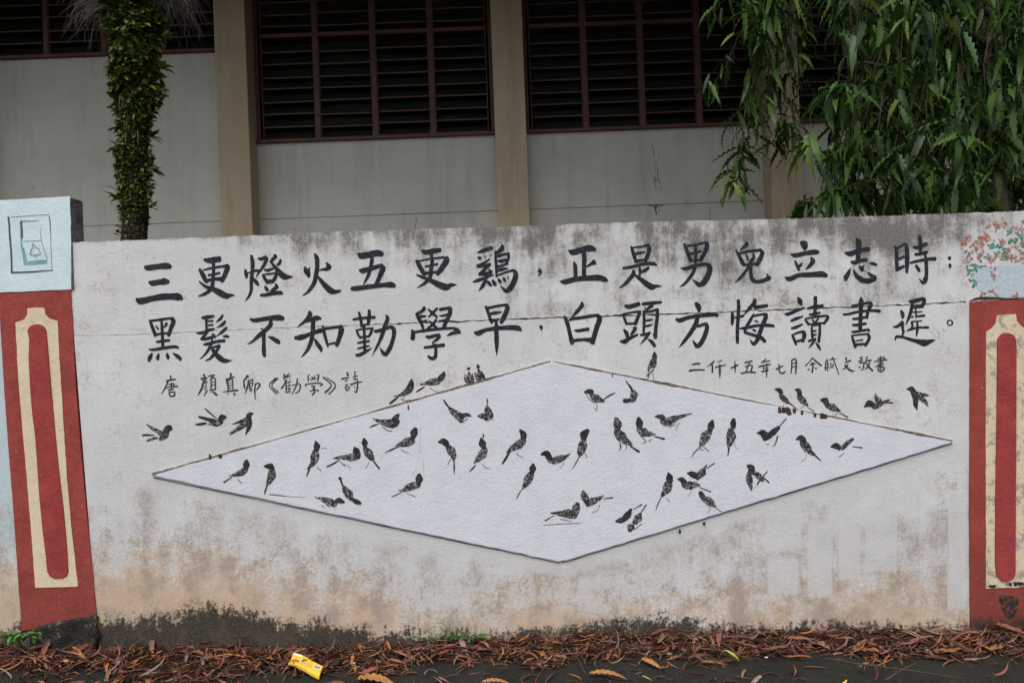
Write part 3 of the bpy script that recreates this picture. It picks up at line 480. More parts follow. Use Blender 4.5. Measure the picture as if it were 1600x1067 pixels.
# blobs of mildew: x, y, rx, ry, strength
BLOB = [(1395, 378, 55, 28, .6), (1420, 362, 60, 26, .5), (1330, 372, 40, 30, .4), (1395, 440, 20, 32, .45), (1352, 460, 32, 20, .40), (1225, 372, 42, 40, .28), (1140, 388, 60, 48, .30), (1160, 430, 50, 50, .18),
        (1060, 400, 55, 50, .25), (1062, 380, 20, 60, .25), (1432, 465, 26, 14, .45), (830, 372, 30, 30, .4), (770, 365, 34, 30, .45), (850, 400, 40, 50, .22), (700, 380, 30, 40, .2), (640, 372, 40, 26, .35),
        (540, 372, 40, 22, .3), (485, 376, 25, 22, .3), (390, 380, 25, 14, .3), (815, 432, 30, 30, .2), (905, 380, 40, 30, .2), (1000, 375, 25, 40, .3), (985, 480, 50, 30, .12), (820, 485, 60, 22, .2), (880, 480, 60, 26, .15),
        (1290, 352, 60, 14, .3), (1500, 370, 14, 10, .4), (1505, 352, 60, 16, .3), (1100, 470, 90, 26, .12), (1475, 430, 30, 60, .2), (1250, 470, 40, 20, .15), (1345, 425, 12, 40, .25), (1330, 480, 30, 14, .25), (1490, 545, 18, 40, .15)]
SMUDGE = [(235, 800, 26, 90, .5), (250, 870, 60, 40, .45), (330, 830, 60, 60, .42), (340, 880, 40, 40, .5), (420, 830, 55, 40, .42), (450, 850, 30, 50, .45), (520, 860, 60, 40, .38), (600, 880, 60, 50, .4), (360, 800, 30, 30, .4),
          (680, 880, 60, 40, .35), (760, 900, 60, 40, .38), (850, 905, 70, 30, .35), (940, 890, 70, 30, .42), (1030, 870, 60, 30, .42), (1110, 850, 50, 50, .40), (1160, 830, 50, 50, .44), (1180, 880, 40, 50, .45), (1250, 880, 20, 60, .45),
          (1262, 820, 14, 50, .5), (1310, 880, 30, 50, .4), (1360, 870, 30, 50, .4), (1430, 870, 50, 40, .48), (1490, 860, 18, 90, .48), (1490, 920, 14, 40, .6), (1400, 925, 60, 20, .5), (1240, 940, 50, 30, .45), (460, 930, 50, 40, .38), (1225, 800, 60, 40, .35), (1285, 850, 30, 70, .45), (1350, 850, 60, 60, .42), (1440, 900, 70, 50, .5), (1320, 915, 70, 25, .5), (1190, 905, 50, 40, .5), (165, 850, 14, 60, .4), (300, 940, 60, 30, .45), (1060, 930, 60, 30, .35)]
FRESH = [(1197, 1250, 772, 860), (1200, 1248, 872, 928), (1263, 1300, 815, 932), (1311, 1345, 800, 905), (1353, 1401, 785, 893), (1482, 1510, 770, 950)]
RH = [(232, 742), (862, 564), (1493, 690), (876, 879)]
def seg_dist(px, py, a, b):
    ax, ay = a; bx, by = b; dx, dy = bx-ax, by-ay
    t = np.clip(((px-ax)*dx+(py-ay)*dy)/(dx*dx+dy*dy), 0, 1)
    return np.hypot(px-(ax+t*dx), py-(ay+t*dy)), t
def wall_masks(px, py):
    top = lerp_tab(TOP, px); w = lerp_tab(DIRTW, px)*1.0
    d = (py-top)
    dirt = np.clip(.66*np.exp(-np.maximum(d, 0)/w*1.15), 0, .85)*np.clip(w/45, .35, 1)
    for x, y, rx, ry, s in BLOB: dirt = dirt+1.12*s*np.exp(-((px-x)/rx)**2-((py-y)/ry)**2)
    dirt = np.where(py < top+3, np.maximum(dirt, .45), dirt)
    dirt = dirt*np.where(py > lerp_tab([(0, 525), (1600, 470)], px), .75, 1)
    peach = .5+(py-lerp_tab(PEACH, px))/105.
    grime = .5+(py-lerp_tab(GRIME, px)-6)/38.
    sm = np.zeros_like(px)
    for x, y, rx, ry, s in SMUDGE: sm = np.maximum(sm, s*1.1*np.exp(-((px-x)/rx)**2-((py-y)/ry)**2))
    sm = np.maximum(sm, np.where(px > 1150, .46, .30)*np.clip((py-lerp_tab([(100, 760), (560, 850), (870, 905), (1200, 830), (1500, 760)], px))/40, 0, 1))
    dl, t1 = seg_dist(px, py, RH[0], RH[3]); dr, t2 = seg_dist(px, py, RH[3], RH[2])
    near = np.minimum(dl, dr); fresh = np.clip(1.25-near/26., 0, 1)*(py > 690)
    for x0, x1, y0, y1 in FRESH:
        e = np.minimum(np.minimum(px-x0, x1-px)/5, np.minimum(py-y0, y1-py)/9)
        fresh = np.maximum(fresh, np.clip(.5+e*.5, 0, .9))
    fresh = fresh*np.clip((GR(px)-py)/20, 0, 1)
    blue = np.clip((40-px)/18, 0, 1)*np.clip((900-py)/60, 0, 1)*.9
    grime = np.where(px < 20, grime-.2, grime)
    return dict(dirt=dirt, peach=np.clip(peach, 0, 1.3), grime=np.clip(grime, 0, 1.4), smudge=sm, fresh=fresh, blue=blue)
def GR(px): return lerp_tab(GRIME, px)
def unproject(X, Z, D=4.0):
    dx = X/D; dz = (Z-CAM.z)/D
    u = dx*cr-dz*sr; v = dx*sr+dz*cr
    return 800+u*F, 533.5-v*F
def wall_grid(name, x0, x1, left=None, right=None, parent=None, thick=.11):
    """plaster sheet with real thickness; left/right = functions z->x for the (hand drawn) ends"""
    nx = max(2, int((x1-x0)/.014)); nz = 150
    mb = MB(); U = np.linspace(0, 1, nx+1); V = np.linspace(0, 1, nz+1)
    X = np.zeros((nz+1, nx+1)); Z = np.zeros_like(X)
    for j, v in enumerate(V):
        for_z = -.12+v*2.13
        a = left(for_z) if left else x0; b = right(for_z) if right else x1
        X[j] = a+(b-a)*U
        px, _ = unproject(X[j], np.full(nx+1, 2.0))
        ztop = np.array([PX(p, t)[1] for p, t in zip(px, lerp_tab(TOP, px))])
        ztop += .0010*np.sin(X[j]*23)+.0012*np.sin(X[j]*61+1)+rng.normal(0, .0009, nx+1)
        Z[j] = -.12+v*(ztop+.12)
    Y = np.zeros_like(X)
    # upper band sits 3 mm back behind the long crack
    px, py = unproject(X, Z); cy = lerp_tab(CRACK, px)
    Y += np.where((py < cy) & (px > 112), .0004, 0)
    
    n1 = nx+1; verts = np.stack([X, Y, Z], -1).reshape(-1, 3).tolist()
    f = []
    idx = np.arange((nz+1)*n1).reshape(nz+1, n1)
    a = idx[:-1, :-1].ravel(); b = idx[:-1, 1:].ravel(); c = idx[1:, 1:].ravel(); d = idx[1:, :-1].ravel()
    f = np.stack([a, b, c, d], 1).tolist()
    k = len(verts)
    back = [(x, thick, z) for x, _, z in verts[-n1:]]; lowb = [(x, thick, z) for x, _, z in verts[:n1]]
    verts = verts+back+lowb
    for i in range(nx):
        f.append([k-n1+i, k-n1+i+1, k+i+1, k+i]); f.append([k+i, k+i+1, k+n1+i+1, k+n1+i])
    # ends
    L = [int(v) for v in idx[:, 0]]; R = [int(v) for v in idx[:, -1]]
    f.append(L[::-1]+[k+n1]+[k]) ; f.append(R+[k+nx, k+n1+nx])
    f[-2] = [k+n1]+L+[k]; 
    me = bpy.data.meshes.new(name); me.from_pydata(verts, [], f); me.update(); me.materials.append(M['wall'])
    va = np.array(verts); px, py = unproject(va[:, 0], va[:, 2])
    masks = wall_masks(px, py)
    for nme, arr in masks.items():
        at = me.attributes.new(nme, 'FLOAT', 'POINT'); at.data.foreach_set('value', arr.astype(np.float32))
    return link(bpy.data.objects.new(name, me), parent)
# hand-drawn, slightly leaning edges of the two red pillars, measured at two heights
def edge(p0, p1):
    a = PX(*p0); b = PX(*p1)
    return lambda z: a[0]+(b[0]-a[0])*(z-a[1])/(b[1]-a[1])
LPL = edge((-3, 455), (34, 985)); LPR = edge((110, 455), (152, 985))
RPL = edge((1516, 470), (1516.5, 980)); RPR = edge((1630, 466), (1622, 980))
wall = empty('boundary_wall', (0, 0, 0))
tag(wall, 'long white weathered street wall painted with two rows of black calligraphy and a flock of birds', 'wall')
wall_grid('plaster', -2.2, 5.6, LPR, None, wall)
seg = empty('boundary_wall', (-2.6, 0, 0)); tag(seg, 'narrow pale blue wall segment left of the left red pillar', 'wall')
g = wall_grid('plaster', -6.0, -2.4, None, LPL, seg); g.location.x = 2.6

# the long crack under the upper course
mb = MB(); pts = []
rr = random.Random(3)
for i in range(len(CRACK)-1):
    (x0, y0), (x1, y1) = CRACK[i], CRACK[i+1]; k = max(2, int((x1-x0)/6))
    for j in range(k):
        t = j/k; x = x0+(x1-x0)*t
        s = np.interp(x, [112, 400, 560, 715, 1050, 1515], [.25, .45, .8, 1.9, 1.7, 1.4])
        w = s*(.45+rr.random()**2*1.5)*(1.8 if rr.random() < .14 else 1)
        pts.append((*PX(x, y0+(y1-y0)*t+rr.uniform(-.7, .7)), max(.0008, w/F*4)))
ribbon(mb, pts, -.0006, 0, .2, .3, 1)
mb.build('crack', M['crackdark'], wall)

# raised diamond panel
def rounded(pts, r):
    out = []
    n = len(pts)
    for i in range(n):
        p = Vector(pts[i]); a = (Vector(pts[i-1])-p).normalized(); b = (Vector(pts[(i+1) % n])-p).normalized()
        rr_ = r[i]
        for t in (0, .25, .5, .75, 1):
            q = (p+a*rr_)*(1-t)**2+p*2*t*(1-t)+(p+b*rr_)*t*t; out.append((q.x, q.y))
    return out
PD = .012
rh = rounded([PX(x, y, 4-PD) for x, y in (RH[0], RH[3], RH[2], RH[1])], [.035, .03, .02, .02])
def wobble_outline(pts, seglen=.04, amp=.0013):
    out = []
    for i in range(len(pts)):
        a = Vector(pts[i]); b = Vector(pts[(i+1) % len(pts)]); k = max(1, int((b-a).length/seglen))
        for j in range(k):
            p = a.lerp(b, j/k); out.append((p.x+rr.gauss(0, amp), p.y+rr.gauss(0, amp)))
    return out
ro = wobble_outline(rh)
mb = MB(); n = len(ro); inner = []
cx = sum(p[0] for p in ro)/n; cz = sum(p[1] for p in ro)/n
mb.v = [(x, -PD+.003, z) for x, z in ro]+[(cx+(x-cx)*.994, -PD, cz+(z-cz)*.988) for x, z in ro]+[(x, .006, z) for x, z in ro]
mb.f = [tuple(range(n, 2*n))]+[(i, (i+1) % n, (i+1) % n+n, i+n) for i in range(n)]+[(i+2*n, (i+1) % n+2*n, (i+1) % n, i) for i in range(n)]
mb.m = [0]*len(mb.f)
dp = mb.build('diamond_panel', M['panel'], wall); dp['label'] = 'wide raised pale lilac diamond in the middle of the wall'
# grime lying on the upper ledges; shade of the gap painted as dark lines along the lower edges
def edge_line(name, a, b, wmax, mat, off, y, seed, wmin=.3):
    r2 = random.Random(seed); mb = MB(); pts = []
    (x0, y0), (x1, y1) = a, b; L = math.hypot(x1-x0, y1-y0); k = int(L/9)
    ph = r2.random()*6
    for j in range(k+1):
        t = j/k; x = x0+(x1-x0)*t; yv = y0+(y1-y0)*t+off
        w = wmin+(wmax-wmin)*(.5+.3*math.sin(t*9+ph)+.3*math.sin(t*31+ph*2))*r2.uniform(.6, 1.3)
        pts.append((*PX(x, yv+r2.uniform(-.25, .25), 4+y), max(.3, w)/F*4))
    ribbon(mb, pts, y, 0, .15, .3, 1); return mb.build(name, mat, wall)
edge_line('ledge_grime', (238, 741), (860, 565), 3.6, M['joint'], -.5, -.0126, 1, 1.2)
edge_line('ledge_grime', (864, 565), (1488, 689), 3.4, M['joint'], -.5, -.0126, 2, .9)
edge_line('painted_gap_shade', (240, 746), (874, 878.5), 1.8, M['underline'], .4, -.0008, 3, .8)
edge_line('painted_gap_shade', (878, 878.5), (1488, 692.5), 1.8, M['underline'], .4, -.0008, 4, .8)
# brown lichen drips on the ledges
mb = MB()
for x, y, w, h in ((1218, 640, 6, 7), (1224, 640, 8, 5), (1230, 640, 8, 6), (1233, 643, 7, 7), (1241, 641, 6, 5), (1253, 644, 5, 5), (1273, 648, 5, 4), (1284, 649, 8, 5), (1289, 650, 7, 4), (328, 713, 5, 6), (344, 712, 6, 4),
                   (638, 636, 3, 6), (957, 586, 2, 5), (1062, 829, 4, 5), (1100, 817, 5, 3), (755, 680, 2.5, 5)):
    mb2 = [(*PX(x, y-h/2+.5, 4-PD), w/F*4*.7), (*PX(x+.3, y+h/2, 4-PD), w/F*4)]
    ribbon(mb, mb2, -.0125-.0001*len(mb.v)/60, 0, .12, .4, 3)
mb.build('lichen_drips', ink_material('lichen_brown', (.035, .02, .017), (.08, .045, .035)), wall)
# rusty brush smears on the panel
mb = MB(); strokes(mb, '720,820,14 850,832,20 1000,850,8 1220,860,6; 1440,185,10 1510,178,14; 10,300,5 120,280,4', 340, 680, 8.889, -.0124)
strokes(mb, '720,830,4 650,915,3; 770,235,3 760,600,3; 815,690,4 820,870,4', 570, 640, 8.889, -.0124)
mb.build('paint_smear', M['rust'], wall)

# ---------------------------------------------------------------- the calligraphy: one part per character
GL = {'three':'three horizontal strokes', 'comma':'comma', 'semicolon':'semicolon', 'full_stop':'small ring full stop'}
HAN = '三更燈火五更鷄，正是男兒立志時；黑髮不知勤學早，白頭方悔讀書遲。'
hi = 0
for (ox, oy), chars in BIG:
    for nm, txt in chars:
        mb = MB(); strokes(mb, txt, ox, oy, S9, -.0009, 0, 0, wk=1.07)
        nme = 'painted_character' if nm not in ('comma', 'semicolon', 'full_stop') else 'painted_punctuation'
        o = mb.build(nme, M['ink'], wall); o['label'] = 'large black brush sign ' + HAN[hi]; hi += 1
HANS = ['唐', '顏', '真', '卿', '《', '勸', '學', '》', '詩', '二', '仟', '十', '五', '年', '七', '月', '余', '賦', '文', '敬', '書']
hi = 0
for (ox, oy), chars in SMALL:
    for txt in chars:
        mb = MB(); strokes(mb, txt, ox, oy, S9, -.0009, 0, 0, wk=1.12)
        o = mb.build('painted_character', M['ink_small'], wall); o['label'] = 'small thin brush sign ' + HANS[hi]; hi += 1
for (ox, oy), sc, on, birds in BIRDS:
    for txt in birds:
        mb = MB(); strokes(mb, txt, ox, oy, sc, -.0127 if on else -.0009, 0, 1, .5, 1.12, .03)
        mb.build('painted_bird', [M['bird'], M['feather']], wall)

# ---------------------------------------------------------------- left pillar
def poly(pts, D=4.0): return [PX(x, y, D) for x, y in pts]
PR = .006
lp = empty('boundary_pillar', (-2.35, 0, 0)); tag(lp, 'red pillar with a pale blue top and cream arched moulding, at the left end of the wall', 'pillar')
def part(name, pts, y0, y1, mat, parent, ox, amp=.0006):
    mb = MB(); D = y0-CAM.y
    q = wobble_outline(poly(pts, D), .03, amp); area = sum(q[i][0]*q[(i+1) % len(q)][1]-q[(i+1) % len(q)][0]*q[i][1] for i in range(len(q)))
    if area < 0: q = q[::-1]
    mb.prism([(x-ox, z) for x, z in q], y0, y1); o = mb.build(name, mat, parent)
    if 'tongue' in name or name == 'footing':
        b = o.modifiers.new('bevel', 'BEVEL'); b.width = .005 if 'tongue' in name else .012; b.segments = 3; b.limit_method = 'ANGLE'; b.angle_limit = 1.0
    return o
OX = -2.35
TONGUE = [(45, 530)]+[(57+15*math.cos(a), 519-13*math.sin(a)) for a in np.linspace(math.pi*.95, .05*math.pi, 9)]+[(74, 540), (79, 600), (86, 680), (91, 730), (97, 780), (102, 830), (105, 870), (106, 893), (103, 900), (97, 903), (86, 904), (77, 900), (73, 893), (71, 870), (66, 830), (61, 780), (57, 720), (54, 680), (49, 640), (46, 600), (44, 560)]
CREAM = [(24, 504), (30, 502), (38, 499), (42, 492), (43, 482), (55, 480.5), (69, 481), (71, 492), (78, 498), (84, 500), (90, 502), (93, 560), (99, 660), (104, 740), (112, 830), (122, 916), (88, 917), (55, 918), (51, 860), (43, 760), (36, 680), (29, 600), (26, 540)]
part('pillar_face', [(-3, 456), (55, 455), (110, 452), (113, 500), (118, 600), (126, 700), (134, 790), (143, 880), (151, 965), (90, 978), (34, 985), (28, 900), (21, 800), (13, 700), (6, 600), (1, 520)], -PR, .10, M['red'], lp, OX)
part('moulding', CREAM, -PR-.0025, -PR+.002, M['cream'], lp, OX)
part('moulding_tongue', TONGUE, -PR-.0085, -PR-.001, M['red_bright'], lp, OX, 0)
cap = part('cap_block', [(-60, 316), (0, 313), (109, 307), (111, 380), (111, 452), (0, 457), (-60, 459)], -PR-.003, -PR+.004, M['pale_blue'], lp, OX)
# block body behind the painted face, grey mossy sides
mb = MB(); a = PX(-60, 316, 4-.008); b = PX(109, 308, 4-.008); c0 = PX(110, 452, 4-.008)
mb.box(a[0]-OX, b[0]-OX, -.0078, .11, c0[1], b[1]-.002); mb.build('block_body', M['cap_side'], lp)
part('footing', [(33, 988), (48, 985), (60, 978), (78, 977), (92, 970), (104, 971), (118, 964), (134, 965), (146, 960), (153, 966), (151, 980), (155, 992), (146, 1012), (140, 1040), (60, 1040), (25, 1040)], -.022, .1, M['concrete_black'], lp, OX, .0035)
# the doorbell painted on the block
bell_dark = ink_material('bell_outline_paint', (.03, .05, .055), (.10, .14, .15), .64, 150)
bell_teal = painted('bell_teal_paint', (.12, .26, .29), (.24, .40, .43), rough=.8)
mb = MB(); sc = 1174/110.
y0 = -PR-.0045
strokes(mb, '140,205,30 150,320,30; 150,300,26 165,560,28 185,800,26 195,1120,28; 180,208,7 500,185,7 820,165,7; 820,190,14 835,320,13 845,600,6 865,1080,6; 185,1130,26 500,1120,24 880,1090,14; 345,275,14 650,270,7; 390,610,6 690,600,6; 680,360,4 690,600,6 790,920,7; 535,712,9 538,665,8 550,650,9 562,660,8 578,700,9; 545,715,8 520,750,9 510,800,8 505,830,9 580,838,7 670,825,9 655,770,8 640,735,8 610,715,8 570,708,8; 570,845,8 578,865,9 600,862,8 607,842,8; 352,290,26 365,420,22 368,560,20', 0, 320, sc, y0)
mb.v = [(x-OX, y, z) for x, y, z in mb.v]; mb.build('doorbell_outline', bell_dark, lp)
mb = MB(); strokes(mb, '345,640,30 385,760,50 410,880,60 425,960,70; 400,985,50 600,962,75 780,950,70; 340,280,22 345,500,26 355,640,24', 0, 320, sc, y0+.0008, cap=.1)
mb.v = [(x-OX, y, z) for x, y, z in mb.v]; mb.build('doorbell_shading', bell_teal, lp)

# ---------------------------------------------------------------- right pillar, flower painting above it
rp = empty('boundary_pillar', (2.3, 0, 0)); tag(rp, 'peeling red and cream pillar cut by the right edge of the photo', 'pillar'); OX = 2.3
part('pillar_face', [(1516, 472), (1570, 468), (1700, 466), (1700, 985), (1516.5, 982), (1515, 800), (1516, 600)], -.008, .10, M['red_worn'], rp, OX)
part('moulding', [(1541, 518), (1550, 513), (1556, 505), (1558, 493), (1572, 491), (1587, 491), (1589, 502), (1596, 510), (1604, 514), (1604, 700), (1603, 915), (1590, 918), (1541, 919), (1540.5, 700)], -.011, -.006, M['cream_worn'], rp, OX)
part('moulding_tongue', [(1559, 530)]+[(1573.5+14.5*math.cos(a), 533-13*math.sin(a)) for a in np.linspace(math.pi*.95, .05*math.pi, 9)]+[(1588.5, 545), (1588, 700), (1587, 896), (1584, 903), (1574, 909), (1566, 908), (1558, 900), (1555.5, 880), (1556, 780), (1558, 640)], -.018, -.009, M['red_bright'], rp, OX, 0)
mb = MB(); strokes(mb, '0,0,14 22,4,16; 6,8,22 20,14,18; 10,16,16 14,26,14', 1565, 936, 1.0, -.0088)
strokes(mb, '0,0,4 10,1,5 16,-1,3; 30,-2,4 44,-3,7 60,-3,5', 1543, 915, 1.0, -.0118); mb.v = [(x-OX, y, z) for x, y, z in mb.v]
mb.build('dark_stain', ink_material('dark_damp_stain', (.02, .017, .013), (.08, .06, .045), .52, 60), rp)
# rough top edge of the red field
mb = MB(); strokes(mb, '0,0,2 10,-4,4 30,-5,4.5 60,-4,3 84,-5,2', 1516, 471, 1.0, -.0092); mb.v = [(x-OX, y, z) for x, y, z in mb.v]
mb.build('plaster_edge', M['crackdark'], rp)
fm = MB(); r4 = random.Random(12)
def dab(mb, x, y, s, d):
    for q in range(4):
        a = r4.uniform(0, 6.28); k = []; x1 = x+r4.gauss(0, 3); y1 = y+r4.gauss(0, 3); s1 = s*r4.uniform(.35, .75)
        for j in range(3): k.append((*PX(x1+math.cos(a)*s1*(j-1)*.9+r4.uniform(-.6, .6), y1+math.sin(a)*s1*(j-1)*.7+r4.uniform(-.6, .6)), s1*r4.uniform(.8, 1.3)/F*4))
        ribbon(mb, k, d-.00001*q, 0, .25, .5, 3)
petal = MB(); leafd = MB(); vase = MB()
for i, (x, y) in enumerate([(1520, 383), (1524, 388), (1531, 377), (1534, 381), (1518, 396), (1528, 400), (1543, 375), (1555, 350), (1541, 356), (1560, 356), (1564, 350), (1530, 405), (1545, 406), (1552, 405), (1562, 404), (1573, 402), (1582, 401), (1592, 404), (1598, 398), (1526, 378), (1516, 406), (1537, 410), (1575, 390), (1580, 385), (1590, 388), (1566, 376), (1588, 360), (1595, 358), (1583, 352), (1535, 395), (1540, 368), (1512, 408), (1511, 372), (1506, 376), (1549, 418), (1549, 432), (1533, 456), (1540, 460), (1552, 459), (1585, 460), (1600, 380), (1604, 352), (1606, 396)]):
    dab(petal, x, y, r4.uniform(2.6, 5), -.0020-.00004*i)
for i, (x, y) in enumerate([(1548, 383), (1556, 388), (1546, 400), (1540, 404), (1585, 375), (1592, 372), (1580, 378), (1575, 362), (1590, 365), (1560, 372), (1524, 415), (1518, 420), (1528, 418), (1569, 397), (1572, 400), (1580, 404), (1600, 370), (1556, 395), (1535, 398), (1596, 384), (1516, 428), (1519, 440), (1521, 448), (1600, 405), (1566, 384), (1606, 376), (1602, 345), (1510, 398)]):
    dab(leafd, x, y, r4.uniform(2.6, 5.5), -.0012-.00004*i)
strokes(vase, '0,4,14 6,14,36 24,24,52 50,27,56 76,24,52 92,14,36', 1528, 415, 1.0, -.0006, cap=.4)
for mbx, nmx, mt in ((vase, 'painted_vase', ink_material('pale_blue_wash', (.37, .43, .48), (.47, .51, .55), .58, 40)), (leafd, 'painted_leaves', ink_material('green_paint', (.04, .16, .115), (.20, .34, .28), .56, 110)), (petal, 'painted_petals', ink_material('orange_red_paint', (.33, .12, .08), (.46, .29, .22), .54, 110))):
    mbx.v = [(x-OX, y, z) for x, y, z in mbx.v]; mbx.build(nmx, mt, rp)
# ---------------------------------------------------------------- building across the yard
YB = 5.5; DB = 9.5; YC = 5.22; DC = 9.22
bm = {}
bm['panel'] = streaky('dull_grey_wall_paint', BPANEL0, BPANEL1, BPANELW, .55)
bm['beige'] = streaky('beige_column_paint', BCOL0, BCOL1, (.16, .13, .095), .5)
bm['frame'] = painted('red_brown_window_paint', (.085, .040, .034), (.12, .057, .048), (.06, .04, .03), .5, .6, .7, .6, .4)
m = N('rail_light', .7, .2); m.color((.02, .02, .02)); bm['inside'] = m.mat
m = N('louvre_glass', .32, .28); m.color(m.mix(m.noise(12, 4, .6), (.014, .018, .015), (.028, .032, .026))); m.alpha(.72); bm['glass'] = m.mat
m = N('louvre_edge', .6, .3); m.color(m.mix(m.noise(8, 4, .6, stretch=(3, 1, 1)), (.06, .030, .025), (.13, .07, .057))); bm['bladeedge'] = m.mat
bm['joint'] = streaky('tan_joint_stain', (.22, .185, .13), (.33, .29, .22), (.10, .085, .06), .7)
bld = empty('school_building', (0, YB, .4))
tag(bld, 'dim building with beige columns, grey wall panels and dark louvred windows behind the wall', 'building')
def bpart(mb, name, mat, parent=bld):
    mb.v = [(x, y-YB, z-.4) for x, y, z in mb.v]; return mb.build(name, mat, parent)
cols = [-9.2, -6.11, -3.02, .073, 3.13, 6.2, 9.28]; CW = .175
for cx_ in cols:
    mb = MB(); w = CW
    mb.box(cx_-w, cx_+w, YC, YB+.1, .4, 6.0)
    o = bpart(mb, 'column', bm['beige']); bv = o.modifiers.new('bevel', 'BEVEL'); bv.width = .008; bv.segments = 2
ZL = 2.95
sills = [4.93, 4.93, 3.86, 3.86, 3.86, 3.86]
LOUV = None
def blade_mesh(w):
    mb = MB(); a = math.radians(32); L = .145; t = .006
    dy, dz = -math.cos(a)*L/2*.55, math.sin(a)*L/2     # outer edge low, inner edge high
    # a thin slab
    p = [(-w/2, -.055, -.06), (w/2, -.055, -.06), (w/2, .045, .055), (-w/2, .045, .055)]
    v = p+[(x, y, z+t) for x, y, z in p]
    mb.add(v, [(0, 3, 2, 1), (4, 5, 6, 7), (1, 2, 6, 5), (2, 3, 7, 6), (3, 0, 4, 7)], 0)
    mb.box(-w/2, w/2, -.062, -.0552, -.064, -.050, 1)
    return mb.mesh('louvre_blade', [bm['glass'], bm['bladeedge']])
for b in range(6):
    x0, x1 = cols[b]+CW, cols[b+1]-CW; s = sills[b]
    # wall below the window: upper field, thin groove, plinth field
    mb = MB(); mb.box(x0, x1, YB, YB+.18, ZL+.012, s-.03); bpart(mb, 'wall_panel', bm['panel'])
    mb = MB(); mb.box(x0, x1, YB-.012, YB+.18, .4, ZL); bpart(mb, 'plinth_panel', bm['panel'])
    mb = MB(); mb.box(x0, x1, YB-.013, YB+.1, ZL+.001, ZL+.0115); bpart(mb, 'groove', bm['joint'])
    mb = MB(); mb.box(x0, x1, YB, YB+.18, 5.82, 6.0); bpart(mb, 'lintel', bm['panel'])
    win = bpart(MB(), 'window', bm['frame'])
    me = MB(); zt = 5.82
    me.box(x0, x1, YB-.05, YB+.16, s-.032, s); me.box(x0, x0+.045, YB+.01, YB+.12, s, zt); me.box(x1-.045, x1, YB+.01, YB+.12, s, zt); me.box(x0+.045, x1-.045, YB+.01, YB+.12, zt-.05, zt)
    me.v = [(x, y-YB, z-.4) for x, y, z in me.v]
    win.data = me.mesh('window', [bm['frame']]); 
    nb = 4; wpane = (x1-x0-.09)/nb
    for k in range(1, nb):
        xm = x0+.045+wpane*k; mb = MB(); mb.box(xm-.028, xm+.028, YB+.0, YB+.11, s+.001, zt-.051); bpart(mb, 'mullion', bm['frame'], win)
    tr = 5.04 if b > 1 else None
    if tr:
        mb = MB()
        for k in range(nb): mb.box(x0+.045+wpane*k+.03, x0+.045+wpane*(k+1)-.03, YB+.004, YB+.108, tr, tr+.045)
        bpart(mb, 'transom', bm['frame'], win)
    bmsh = blade_mesh(wpane-.075)
    for k in range(nb):
        z = s+.055; xc = x0+.045+wpane*(k+.5)
        # little side channels that carry the blades
        mb = MB()
        for sx in (-1, 1):
            mb = MB(); xx = xc+sx*(wpane/2-.033); mb.box(xx-.006, xx+.006, YB+.015, YB+.09, s+.001, zt-.051); bpart(mb, 'blade_channel', bm['frame'], win)
        while z < zt-.1:
            if not (tr and tr-.07 < z < tr+.09):
                if True:
                    o = bpart(MB(), 'louvre_blade', bm['glass'], win); o.data = bmsh
                    o.location = (xc+random.uniform(-.003, .003), .05, z-.4); o.rotation_euler.x = math.radians(random.uniform(-9, 9)); o.rotation_euler.y = random.uniform(-.006, .006)
            z += .144
# room behind, roof slab and a deep eave, unseen, added to darken the facade
mb = MB(); x0, x1 = cols[0], cols[-1]
mb.box(x0, x1, YB+4.5, YB+4.6, 2.8, 6.0); mb.box(x0-.1, x0, YB+.19, YB+4.6, .4, 6.0); mb.box(x1, x1+.1, YB+.19, YB+4.6, .4, 6.0); mb.box(x0, x1, YB+.19, YB+4.5, 2.7, 2.8)
bpart(mb, 'room_shell', painted('dark_room', (.02, .018, .015), (.03, .027, .022)))
mb = MB(); mb.box(x0-1, x1+1, YB-2.9, YB+5, 6.01, 6.15); bpart(mb, 'shade_roof', bm['beige'])
# dark runs under the window and on the ledge of the second bay
mb = MB(); r6 = random.Random(5)
for x, y0, y1 in ((1018, 222, 245), (1022, 232, 300), (1026, 250, 302), (1020, 270, 292), (1028, 236, 250), (1030, 280, 300)):
    ribbon(mb, [(*PX(x, y0, DB), .004), (*PX(x+2, (y0+y1)/2, DB), .009), (*PX(x+3, y1, DB), .004)], YB-.0025, 0, .3)
strokes(mb, '0,0,2 12,1,5 22,0,3; 10,2,4 12,14,2; 16,3,3 17,12,1.5', 1014, 321, 1.0, YB-.0145, 0, 0)
bpart(mb, 'dirt_run', ink_material('dark_drip', (.06, .06, .06), (.13, .13, .125), .47, 26))

